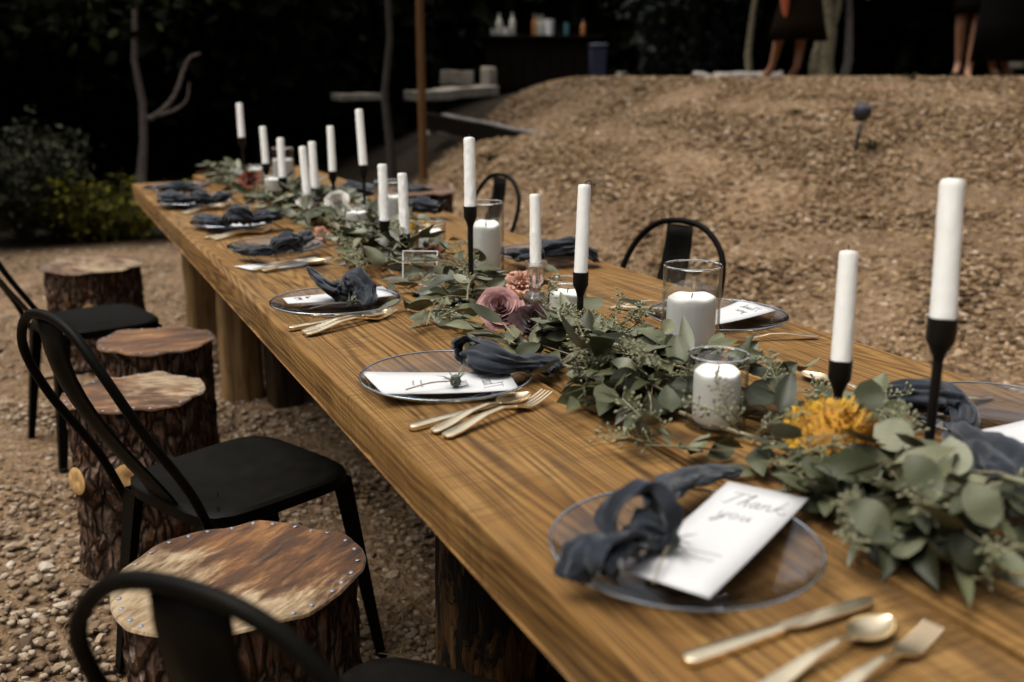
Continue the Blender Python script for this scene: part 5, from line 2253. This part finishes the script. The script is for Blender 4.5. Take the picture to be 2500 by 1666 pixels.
def leaf_mesh(L, W, kind, curl, fold, seed, nl_=6):
    """pointed oval leaf along +X with midrib fold and a lengthwise curve"""
    vs, fs = [], []
    for i in range(nl_ + 1):
        u = i / nl_
        if kind == 'oval':
            w = W * math.sin(math.pi * u ** .80) ** .85
        elif kind == 'round':
            w = W * math.sin(math.pi * min(1, u * 1.0) ** .92) ** .55
        else:
            w = W * math.sin(math.pi * u ** .72) ** 1.0
        if i in (0, nl_):
            w = W * .03
        z = curl * L * (u * u - u * .3) + .03 * L * math.sin(u * 7 + seed)
        for q in (-1, -.5, 0, .5, 1):
            vs.append((L * u, w * q, z + fold * abs(q) * w + .05 * w * math.sin(u * 9 + q * 2 + seed)))
    for i in range(nl_):
        for q in range(4):
            fs.append((i * 5 + q, (i + 1) * 5 + q, (i + 1) * 5 + q + 1, i * 5 + q + 1))
    return np.array(vs), np.array(fs)


rl = random.Random(21)
LEAF = {'oval': [], 'round': [], 'slim': []}
for s_ in range(5):
    LEAF['oval'].append(leaf_mesh(1, .195 + .016 * s_, 'oval', rl.uniform(-.55, .25), rl.uniform(.10, .55), s_))
    LEAF['round'].append(leaf_mesh(1, .36 + .02 * s_, 'round', rl.uniform(-.3, .1), rl.uniform(.0, .25), s_ + 9))
    LEAF['slim'].append(leaf_mesh(1, .075 + .01 * s_, 'slim', rl.uniform(-.5, .2), rl.uniform(.1, .4), s_ + 20))
LEAF_ME = {}
for kd_, lst in LEAF.items():
    for i, (V, F) in enumerate(lst):
        me = bpy.data.meshes.new('leaf')
        me.from_pydata(V.tolist(), [], F.tolist())
        me.materials.append(M['leaf'])
        me.polygons.foreach_set('use_smooth', [True] * len(me.polygons))
        LEAF_ME[(kd_, i)] = me


def blocked(p, extra=0.0):
    for (x, y, r_) in BLOCK:
        if (p.x - x) ** 2 + (p.y - y) ** 2 < (r_ + extra) ** 2:
            return True
    return False


for (x, y) in PLATES:
    BLOCK.append((x, y, .150))
for (px, py, rr) in ((2385, 1095, .05), (2440, 1140, .055), (2475, 1190, .05), (2230, 965, .04), (2330, 985, .04), (2410, 1060, .05)):
    q = at(px, py, TZ + .04)
    BLOCK.append((q.x, q.y, rr))
BLOCK += [(.61, 1.33, .075), (.64, 1.34, .06), (.66, 1.42, .06), (.71, 1.38, .05), (.745, 1.455, .04), (.70, 1.47, .05), (.66, .96, .05), (.70, .90, .05), (.72, 2.10, .04)]
for (px, py, z_, rr) in ((1222, 754, .06, .040), (1272, 688, .05, .030), (1305, 785, .045, .034), (824, 494, .075, .042), (2040, 1075, .045, .055), (612, 436, .07, .035)):
    q = at(px, py, TZ + z_)
    BLOCK.append((q.x, q.y, rr))
LOW = []                                         # patches in front of blooms and vessels where the greenery lies flat
for (px, py, rr) in ((1740, 1085, .075), (1720, 1060, .06), (1385, 800, .05), (1190, 800, .055), (1222, 800, .065), (1225, 770, .05), (1222, 830, .05), (1215, 775, .05), (1240, 800, .06), (1300, 830, .05), (2030, 1150, .06), (2010, 1125, .06), (1030, 690, .07), (1300, 750, .04),
                     (1270, 745, .045), (830, 520, .06), (870, 575, .06), (790, 585, .05), (1690, 905, .05), (1640, 900, .05), (1050, 640, .05), (745, 510, .06), (630, 455, .08), (670, 485, .08), (690, 465, .09), (1200, 690, .05), (1340, 690, .05)):
    q = at(px, py, TZ)
    LOW.append((q.x, q.y, rr))


def too_tall(*pts):
    for (x, y, r_) in LOW:
        for p in pts:
            if p.z > TZ + .019 and (p.x - x) ** 2 + (p.y - y) ** 2 < r_ * r_:
                return True
    return False


def frame(d, nrm):
    x = Vector(d).normalized()
    n_ = Vector(nrm)
    y = n_.cross(x)
    if y.length < 1e-4:
        y = Vector((0, 1, 0)).cross(x)
    y.normalize()
    z = x.cross(y)
    return Matrix((x, y, z)).transposed()


ALL = []                                         # (kind, variant, matrix 4x4, size)
TW = MB()
seed_spots = []


def place_leaf(kind, p, d, size, up_bias=.9, var=None):
    n_ = Vector((rl.gauss(0, .75), rl.gauss(0, .75), 1.0 * up_bias + .1))
    if rl.random() < .12:
        n_ = -n_
    m3 = frame(d, n_)
    mid_ = p + m3 @ Vector((size * .5, 0, 0))
    tip = p + m3 @ Vector((size, 0, 0))
    if blocked(mid_, .012) or blocked(tip, .004) or blocked(p, .002) or too_tall(p, mid_, tip):
        return
    low = min(p.z, tip.z, mid_.z)
    if low < TZ + .006:
        p = p + Vector((0, 0, TZ + .008 - low))
    sc = Matrix.Diagonal((size, size, size, 1))
    ALL.append((kind, rl.randrange(5) if var is None else var, Matrix.Translation(p) @ m3.to_4x4() @ sc, size))


def twig(p, d, L, kind, n_leaf, size, lift):
    d = Vector(d).normalized()
    pts = []
    side = Vector((-d.y, d.x, 0))
    bend = rl.uniform(-.35, .35)
    for i in range(6):
        u = i / 5
        q = p + d * L * u + side * bend * L * u * u + Vector((0, 0, lift * math.sin(u * 2.4) - .0 * u))
        q.z = max(q.z, TZ + .012)
        pts.append(q)
    if any(blocked(q, .004) for q in pts) or too_tall(*pts):
        return
    TW.tube(pts, [.0019, .0017, .0015, .0013, .0011, .0007], 5)
    for i in range(n_leaf):
        u = .12 + .88 * i / max(1, n_leaf - 1)
        f = u * 5
        s = min(4, int(f))
        q = pts[s].lerp(pts[s + 1], f - s)
        t = (pts[s + 1] - pts[s]).normalized()
        sd = side * (1 if i % 2 else -1)
        an = rl.uniform(.45, 1.15)
        if i == n_leaf - 1:
            an = .1
        ld = t * math.cos(an) + sd * math.sin(an) + Vector((0, 0, rl.uniform(-.25, .45)))
        place_leaf(kind, q, ld, size * rl.uniform(.72, 1.2) * (1 - .25 * u))
    return pts


for i in range(600):
    f = rl.random()
    f = f ** 1.12
    ix = min(239, int(f * 240))
    c = Vector(SPL[ix])
    tan = (Vector(SPL[min(240, ix + 2)]) - Vector(SPL[max(0, ix - 2)])).normalized()
    side = Vector((-tan.y, tan.x, 0))
    hw = HWL[ix][0]
    s = rl.gauss(0, .42)
    s = max(-.85, min(.85, s))
    p = c + side * hw * s * .8
    hgt = (1 - abs(s)) * .066 * rl.uniform(.15, 1.0) + .012
    p.z = TZ + hgt
    if blocked(p, .01):
        continue
    out_ = 1 if s > 0 else -1
    ang = rl.gauss(0, .75)
    d = (tan * math.cos(ang) * (1 if rl.random() < .6 else -1) + side * (math.sin(ang) * .6 + out_ * .45 * abs(s) * 1.4)).normalized()
    u = ix / 240
    rr = rl.random()
    if u < .13:
        kind = 'round' if rr < .30 else ('slim' if rr < .62 else 'oval')
    elif .47 < u < .60:
        kind = 'slim' if rr < .5 else 'oval'
    else:
        kind = 'slim' if rr < .17 else ('round' if rr < .27 else 'oval')
    if kind == 'slim':
        twig(p, d, rl.uniform(.10, .19), kind, rl.randint(8, 12), .062, rl.uniform(.0, .03))
    elif kind == 'round':
        twig(p, d, rl.uniform(.08, .15), kind, rl.randint(3, 5), .052, rl.uniform(.0, .035))
    else:
        twig(p, d, rl.uniform(.09, .17), kind, rl.randint(4, 7), .074, rl.uniform(.0, .035))
    if rl.random() < .13:
        seed_spots.append((p + d * .06 + Vector((0, 0, rl.uniform(.0, .03))), d))
# the main vine itself
mv = MB()
for o_ in (-.012, .010):
    pts = []
    for ix in range(0, 241, 6):
        q = Vector(SPL[ix])
        q.x += o_ + .012 * math.sin(ix * .21 + o_ * 90)
        q.z = TZ + .014
        pts.append(q)
    if o_ < 0:
        mv.tube(pts, .0035, 7)
mv.build('vine', M['twig'], garland, base=GB)
TWo = TW.build('twigs', M['twig'], garland, base=GB)
TWo['kind'] = 'stuff'


# leaves placed one by one where the photograph shows large ones: base pixel, tip pixel, height, kind
def hero(kind, b_, t_, z0, z1, w=None, var=0, lean=0.0):
    p0, p1 = at(b_[0], b_[1], TZ + z0), at(t_[0], t_[1], TZ + z1)
    d = p1 - p0
    n_ = Vector((-.25 + lean, -.45, 1))
    m3 = frame(d, n_)
    L = min(d.length, .078)
    ALL.append((kind, var, Matrix.Translation(p0) @ m3.to_4x4() @ Matrix.Diagonal((L, L * (w or 1) * (1.0 if kind == 'round' else .80), L, 1)), L * 3))


for a_ in (('oval', (1500, 955), (1442, 1030), .03, .022, 1.15, 4), ('oval', (1178, 797), (1088, 805), .03, .022, 1.0, 3), ('oval', (1255, 800), (1235, 868), .045, .03, 1.0, 2),
           ('oval', (1440, 760), (1464, 690), .04, .075, 1.35, 4), ('oval', (1300, 850), (1315, 795), .03, .06, 1.2, 1), ('oval', (1580, 745), (1495, 728), .012, .035, .8, 2),
           ('oval', (1570, 905), (1585, 790), .05, .11, 1.1, 4), ('oval', (1600, 885), (1655, 812), .05, .075, .55, 2), ('oval', (1262, 870), (1328, 850), .04, .03, 1.1, 3),
           ('oval', (2130, 1300), (2225, 1355), .03, .015, 1.2, 4),
           ('oval', (2310, 1150), (2410, 1165), .06, .05, 1.2, 2), ('oval', (1830, 985), (1925, 925), .05, .06, 1.3, 4),
           ('oval', (1905, 1010), (1930, 915), .06, .09, 1.0, 3), ('oval', (1960, 1015), (2000, 940), .04, .05, 1.2, 0), ('oval', (1640, 1010), (1625, 945), .05, .06, 1.2, 1),
           ('oval', (1225, 655), (1150, 650), .06, .075, 1.0, 4), ('oval', (1175, 640), (1155, 615), .05, .085, 1.5, 3),
           ('oval', (1330, 648), (1362, 664), .03, .02, 1.2, 2), ('oval', (1120, 730), (1060, 745), .03, .03, 1.2, 1), 
           ('oval', (2100, 1055), (2165, 985), .06, .07, 1.2, 2), ('oval', (1180, 855), (1140, 820), .03, .035, .8, 1)):
    hero(*a_)
for b_, t_, kd_ in (((1010, 745), (950, 700), 'slim'), ((1060, 770), (985, 790), 'slim'), ((1040, 730), (960, 752), 'slim'), ((1090, 760), (1010, 738), 'slim'), ((1000, 690), (930, 668), 'slim'), ((1120, 745), (1050, 712), 'slim'), ((1130, 772), (1070, 762), 'slim'),
                     ((1075, 750), (1030, 775), 'slim'), ((1020, 720), (985, 690), 'slim'), ((960, 690), (930, 720), 'slim'), ((985, 735), (915, 745), 'slim'), ((1110, 700), (1068, 738), 'oval'), ((1155, 722), (1098, 700), 'oval'), ((1190, 662), (1140, 690), 'oval'), ((1130, 660), (1088, 700), 'oval'),
                     ((1212, 852), (1155, 838), 'oval'), ((1255, 845), (1295, 885), 'oval'), ((1335, 790), (1385, 745), 'oval'), ((1180, 828), (1115, 852), 'oval'), ((1160, 775), (1115, 745), 'oval'), ((1085, 715), (1040, 690), 'oval'), ((1270, 840), (1225, 875), 'oval'), ((1330, 865), (1385, 890), 'oval'), ((1150, 745), (1180, 715), 'oval')):
    hero(kd_, b_, t_, rl.uniform(.012, .030), rl.uniform(.010, .045), 2.0 if kd_ == 'slim' else 1.15, rl.randrange(5), rl.uniform(-.3, .3))

# silver dollar leaves standing up and turned to the open side of the table
for i, (px, py, z, L) in enumerate(((2292, 1215, .085, .052), (2425, 1290, .075, .050), (2170, 1305, .050, .048), (2395, 1385, .035, .042), (2120, 1010, .085, .046), (1720, 930, .02, .03))):
    p = at(px, py, TZ + z)
    nrm = Vector((-.30 + rl.uniform(-.2, .2), -.70, .62 + rl.uniform(-.15, .15))).normalized()
    dd = Vector((rl.uniform(-.5, .5), .45, .65))
    dd = dd - nrm * dd.dot(nrm)
    ALL.append(('round', i % 5, Matrix.Translation(p) @ frame(dd, nrm).to_4x4() @ Matrix.Diagonal((L, L, L, 1)), L * 3))

# seed clusters
SEEDV = []
for s_ in range(4):
    st, sd_ = MB(), MB()
    rg = random.Random(50 + s_)
    L = .075
    st.tube([(0, 0, 0), (L * .5, .004, .008), (L, 0, .006)], [.0013, .001, .0006], 5)
    for i in range(12):
        u = .15 + .85 * i / 11
        b = Vector((L * u, 0, .008 * math.sin(u * 3)))
        for q in range(rg.randint(2, 4)):
            an = rg.uniform(0, 6.28)
            d = Vector((rg.uniform(.1, .8), math.cos(an), math.sin(an) * .8 + .35)).normalized()
            l = rg.uniform(.008, .018)
            e_ = b + d * l
            st.tube([b, e_], [.0006, .0005], 4, caps=False)
            sd_.lathe([(0, -.0030), (.0016, -.0012), (.0019, .0006), (.0011, .0024), (0, .0036)], 6, e_, d.to_track_quat('Z', 'Y').to_matrix())
    mes = []
    for nm, b_, mt in (('seeds', sd_, M['seed']), ('stems', st, M['twig'])):
        mes.append(b_)
    b = MB()
    b.add(sd_.v, sd_.f)
    b.add(st.v, st.f)
    me = bpy.data.meshes.new('seed_cluster')
    me.from_pydata(b.v, [], b.f)
    me.materials.append(M['seed'])
    me.polygons.foreach_set('use_smooth', [True] * len(me.polygons))
    SEEDV.append(me)
extra_seeds = [((1480, 800), .05), ((1510, 790), .055), ((1540, 805), .05), ((1500, 825), .045), ((1460, 790), .05), ((1415, 850), .04), ((1390, 870), .04), ((1530, 850), .045), ((1560, 850), .06), ((1115, 760), .04),
               ((1440, 915), .045), ((1420, 935), .04), ((1590, 880), .07), ((1600, 920), .06), ((1640, 1075), .02), ((1600, 1085), .02), ((1820, 1040), .06), ((1850, 1060), .06), ((1880, 1080), .06), ((1840, 1110), .05), ((1900, 1055), .06),
               ((1930, 1120), .05), ((1860, 1150), .04), ((1800, 1060), .05), ((2030, 1300), .03), ((2080, 1290), .03), ((2380, 1360), .02), ((2410, 1380), .02), ((1050, 650), .05), ((1130, 620), .06), ((1260, 690), .06), ((840, 590), .05), ((870, 600), .05), ((910, 640), .04), ((895, 655), .03), ((1330, 770), .04), ((1575, 935), .05)]
n_free = len(seed_spots)
for (pp, hz_) in extra_seeds:
    for q in range(1):
        seed_spots.append((at(pp[0] + rl.uniform(-12, 12), pp[1] + rl.uniform(-10, 10), TZ + hz_), Vector((rl.uniform(-1, 1), rl.uniform(-1, 1), rl.uniform(-.1, .5)))))
for i, (p, d) in enumerate(seed_spots):
    if blocked(p, .02) or (i < n_free and too_tall(p, p + Vector(d) * .06)):
        continue
    o = bpy.data.objects.new('seed_cluster', SEEDV[i % 4])
    COL.objects.link(o)
    o.parent = garland
    d = Vector(d)
    d.z += rl.uniform(0, .4)
    m3 = frame(d, (rl.gauss(0, .4), rl.gauss(0, .4), 1))
    s_ = rl.uniform(.75, 1.15)
    o.matrix_parent_inverse = Matrix.Identity(4)
    mat4 = Matrix.Translation(p - GB) @ m3.to_4x4() @ Matrix.Diagonal((s_, s_, s_, 1))
    o.location, o.rotation_euler, o.scale = mat4.to_translation(), mat4.to_euler(), (s_, s_, s_)

# filler leaves low inside, so that the garland is dense
for i in range(800):
    ix = min(240, int(rl.random() ** 1.05 * 240))
    c = Vector(SPL[ix])
    tan = (Vector(SPL[min(240, ix + 2)]) - Vector(SPL[max(0, ix - 2)])).normalized()
    side = Vector((-tan.y, tan.x, 0))
    s = max(-.8, min(.8, rl.gauss(0, .40)))
    p = c + side * HWL[ix][0] * s
    p.z = TZ + .008 + (1 - abs(s)) * .045 * rl.random()
    a = rl.uniform(0, 6.28)
    place_leaf('oval' if rl.random() < .75 else 'slim', p, (math.cos(a), math.sin(a), rl.uniform(-.2, .4)), rl.uniform(.05, .075), .7)


def shows(item):
    p = item[2].to_translation()
    v = p - Vector((0, 0, CAMZ))
    dpt = v.dot(_fw)
    x_ = CX + F_PX * v.dot(_rt) / dpt
    y_ = CY - F_PX * v.dot(_up) / dpt
    if not (0 < x_ < 2500 and 0 < y_ < 1666):
        return 0
    return item[3] / dpt * (.6 + (p.z - TZ) * 8)


ALL.sort(key=shows, reverse=True)
for (kd_, vi, mt, s_) in ALL[:300]:
    o = bpy.data.objects.new('leaf', LEAF_ME[(kd_, vi)])
    COL.objects.link(o)
    o.parent = garland
    m4 = Matrix.Translation(-GB) @ mt
    o.location = m4.to_translation()
    o.rotation_euler = m4.to_euler()
    o.scale = m4.to_scale()
Vs, Fs, off = [], [], 0
for (kd_, vi, mt, s_) in ALL[300:]:
    V, F = LEAF[kd_][vi]
    A = np.array(Matrix.Translation(-GB) @ mt)
    Vs.append(V @ A[:3, :3].T + A[:3, 3])
    Fs.append(F + off)
    off += len(V)
fo = np_mesh('foliage', np.concatenate(Vs), np.concatenate(Fs), M['leaf'], garland, True)
fo['kind'] = 'stuff'

# ------------------------------------------------------------------ flowers in the garland


def petal_mesh(L, W, cup, curl, ruff, seed):
    vs, fs = [], []
    nu, nv = 6, 6
    for i in range(nu + 1):
        u = i / nu
        w = W * (math.sin(math.pi * (.08 + .80 * u) ** .9)) ** .6
        for j in range(nv + 1):
            q = j / nv * 2 - 1
            ang = q * cup
            x = w * math.sin(ang) / max(.2, cup) * 1.0
            y = w * (1 - math.cos(ang)) / max(.2, cup)
            z = L * (u - .12 * u * q * q)
            out_ = -curl * L * u ** 3 + ruff * L * math.sin(q * 6 + seed) * u * u
            vs.append((x, -y + -out_, z))
    for i in range(nu):
        for j in range(nv):
            fs.append((i * (nv + 1) + j, i * (nv + 1) + j + 1, (i + 1) * (nv + 1) + j + 1, (i + 1) * (nv + 1) + j))
    return vs, fs


def flower(name, label, p, axis, Rr, n_, matp, ruff=.03, open_=1.0, seed=1, group=None):
    """layered bloom: petals wound from a tight heart outwards"""
    t = thing(name, label, 'flower', p, 0, group)
    t.rotation_euler = Vector(axis).to_track_quat('Z', 'Y').to_euler()
    rg = random.Random(seed)
    for i in range(n_):
        u = (i + .5) / n_
        a = i * 2.39996 + rg.uniform(-.2, .2)
        rad = Rr * (.08 + .62 * u)
        L = Rr * (.95 + .25 * rg.random()) * (.80 + .25 * u)
        W = Rr * (.30 + .62 * u)
        tilt = (-.18 + .80 * u ** 1.4) * open_
        vs, fs = petal_mesh(L, W, 1.25 - .45 * u, .10 + .32 * u * open_, ruff, rg.uniform(0, 6))
        rot = Matrix.Rotation(a, 3, 'Z') @ Matrix.Rotation(tilt, 3, 'X').inverted()
        off_ = Vector((math.cos(a + math.pi / 2) * rad * .55, math.sin(a + math.pi / 2) * rad * .55, -Rr * .15 * u))
        mb = MB()
        mb.add([rot @ Vector(v) + off_ - Vector((0, 0, Rr * .55)) for v in vs], fs)
        mb.build('petal', matp, t, angle=80)
    for i in range(4):
        a = i * 1.57 + .4
        mb = MB()
        V, F = LEAF['slim'][i]
        m_ = frame((math.cos(a), math.sin(a), -.3), (0, 0, 1))
        mb.add([m_ @ (Vector(v) * Rr * 1.1) + Vector((0, 0, -Rr * .6)) for v in V], F.tolist())
        mb.build('sepal', M['leaf'], t)
    return t


def petal_mat(name, heart, rim, edge_brown=None):
    m = new_mat(name)
    k = N(m)
    geo = k.n('NewGeometry')
    n1 = k.noise(k.coords(), 90, 4)
    f = k.math('ADD', k.math('MULTIPLY', geo.outputs['Random Per Island'], .5), k.math('MULTIPLY', n1, .5))
    c = k.ramp(f, [(.25, heart), (.7, rim)])
    oi = k.n('ObjectInfo')
    c = k.mix(k.math('MULTIPLY', oi.outputs['Random'], .5), c, rim)
    k.out(c, .7, 0, n1, .2, .003, .2, Sheen_Weight=.2)
    return m




def rose(name, label, p, axis, Rr, n_, matp, seed=1, group=None):
    """cupped rose: petals wrapped round one another in a spiral, edges rolled outwards"""
    t = thing(name, label, 'flower', p, 0, group)
    t.rotation_euler = Vector(axis).to_track_quat('Z', 'Y').to_euler()
    rg = random.Random(seed)
    nu, nv = 12, 7
    for k_ in range(n_):
        f = k_ / (n_ - 1)
        a0 = k_ * 2.39996 + rg.uniform(-.25, .25)
        span = math.radians(230 - 105 * f)
        rk = Rr * (.09 + .80 * f ** .85)
        top = Rr * (.62 - .34 * f ** 1.3) + Rr * rg.uniform(-.04, .04)
        bot = -Rr * .75
        roll = Rr * (.05 + .30 * f ** 1.6) * rg.uniform(.7, 1.3)
        vs, fs = [], []
        for j in range(nv + 1):
            v = j / nv
            for i in range(nu + 1):
                u = i / nu * 2 - 1
                a = a0 + u * span / 2
                edge = 1 - .16 * abs(u) ** 3 - .05 * math.cos(u * 9 + k_) * v
                r_ = rk * (.30 + .70 * v ** .62) * (1 + .10 * u) + roll * max(0, v - .72) ** 1.5 * 5.2
                z = bot + (top - bot) * v * edge - roll * max(0, v - .86) * 3.0
                r_ += Rr * .03 * math.sin(u * 5 + k_ * 1.7) * v * v
                vs.append((r_ * math.cos(a), r_ * math.sin(a), z))
        for j in range(nv):
            for i in range(nu):
                fs.append((j * (nu + 1) + i, j * (nu + 1) + i + 1, (j + 1) * (nu + 1) + i + 1, (j + 1) * (nu + 1) + i))
        mb = MB()
        mb.add(vs, fs)
        mb.build('petal', matp, t, angle=85)
    for i in range(4):
        a = i * 1.57 + .4
        mb = MB()
        V, F = LEAF['slim'][i]
        m_ = frame((math.cos(a), math.sin(a), -.3), (0, 0, 1))
        mb.add([m_ @ (Vector(v) * Rr * 1.3) + Vector((0, 0, -Rr * .7)) for v in V], F.tolist())
        mb.build('sepal', M['leaf'], t)
    return t


rose('rose', 'dusty mauve rose blooming in the middle of the garland', at(1222, 754, TZ + .060), (-.36, -.70, .60), .039, 20, petal_mat('mauve petal', (0.20, 0.075, 0.085), (0.40, 0.22, 0.205)), 3)
flower('carnation', 'peach carnation behind the mauve rose', at(1272, 688, TZ + .050), (-.3, -.5, .8), .029, 30, petal_mat('peach petal', (0.44, 0.14, 0.085), (0.55, 0.33, 0.24)), .12, 1.1, 5)
flower('dahlia', 'nearly black burgundy flower below the mauve rose', at(1305, 785, TZ + .045), (-.2, -.5, .8), .036, 34, petal_mat('burgundy petal', (0.010, 0.002, 0.003), (0.030, 0.004, 0.006)), .05, 1.1, 6)
flower('dahlia', 'dark burgundy flower below the white rose', at(782, 515, TZ + .05), (-.2, -.5, .8), .036, 30, petal_mat('dark red petal', (0.008, 0.002, 0.002), (0.022, 0.005, 0.005)), .05, 1.1, 8)
WH = petal_mat('white petal', (0.46, 0.41, 0.34), (0.58, 0.56, 0.51))
rose('rose', 'creamy white rose near the far tumbler candle', at(824, 494, TZ + .075), (-.3, -.7, .6), .042, 18, WH, 9)
flower('rose', 'small white blossom under the close pair of far candles', at(742, 494, TZ + .06), (-.3, -.6, .6), .026, 14, WH, .08, 1.2, 10, 'small white blossoms')
flower('rose', 'small white blossom touching the right one of the far pair', at(768, 478, TZ + .06), (-.3, -.6, .6), .024, 14, WH, .08, 1.2, 11, 'small white blossoms')
OR = petal_mat('rust petal', (0.0720, 0.0108, 0.0024), (0.1440, 0.0270, 0.0054))
flower('carnation', 'rust red flower in front of the farthest squat candle', at(612, 436, TZ + .07), (-.3, -.6, .6), .040, 20, OR, .1, 1.1, 12)
flower('carnation', 'rust orange bloom beside the clear prism', at(1055, 620, TZ + .045), (-.2, -.5, .8), .030, 22, OR, .1, 1.1, 13)
flower('carnation', 'small red bloom behind the low right foreground tumbler', at(1705, 876, TZ + .03), (-.2, -.5, .8), .017, 18, petal_mat('red petal', (0.12, 0.010, 0.003), (0.22, 0.035, 0.010)), .1, 1.1, 14)
flower('carnation', 'little coral blossom left of the clear prism', at(785, 566, TZ + .045), (-.2, -.5, .8), .019, 18, petal_mat('coral petal', (0.26, 0.07, 0.045), (0.38, 0.19, 0.12)), .12, 1.2, 15)
YE = petal_mat('yellow petal', (0.23, 0.095, 0.002), (0.46, 0.265, 0.007))
flower('carnation', 'yellow bloom behind the shorter dripping candle', at(1020, 556, TZ + .05), (-.2, -.5, .8), .032, 20, YE, .12, 1.2, 16)

# big feathery yellow flower head
cp = at(2036, 1066, TZ + .060)
t = thing('celosia', 'large feathery golden yellow flower head in the right foreground', 'flower', cp)
t.scale = (1.14, 1.14, 1.14)
rg = random.Random(77)
for i in range(290):
    u = (i + .5) / 290
    th_ = math.acos(1 - 1.15 * u)
    a = i * 2.39996
    d = Vector((math.sin(th_) * math.cos(a), math.sin(th_) * math.sin(a) * .95, math.cos(th_)))
    lump = 1 + .16 * mnoise.noise(d * 3.2)
    base_ = Vector((d.x * .045 * lump, d.y * .047 * lump, d.z * .036 * lump - .004))
    L = rg.uniform(.008, .015)
    mb = MB()
    dd = (d + Vector((rg.uniform(-.4, .4), rg.uniform(-.4, .4), rg.uniform(0, .4)))).normalized()
    sd = dd.cross(Vector((0, 0, 1)) if abs(dd.z) < .9 else Vector((1, 0, 0))).normalized()
    w = rg.uniform(.002, .0042)
    up2 = sd.cross(dd)
    mb.add([base_ - sd * w * .5, base_ + sd * w * .5, base_ + dd * L * .6 + sd * w + up2 * .003, base_ + dd * L * .6 - sd * w - up2 * .002, base_ + dd * L + up2 * rg.uniform(-.004, .004)], [(0, 1, 2, 3), (3, 2, 4)])
    mb.build('floret', YE, t, smooth=False)
mb = MB()
mb.lathe([(0, -.03), (.03, -.025), (.044, -.005), (.040, .014), (.022, .028), (0, .031)], 18)
mb.build('flower_core', petal_mat('yellow core', (0.25, 0.10, 0.006), (0.42, 0.20, 0.01)), t)

print('objects', len(scene.objects), 'leaves', len(ALL), 'seeds', len(seed_spots))
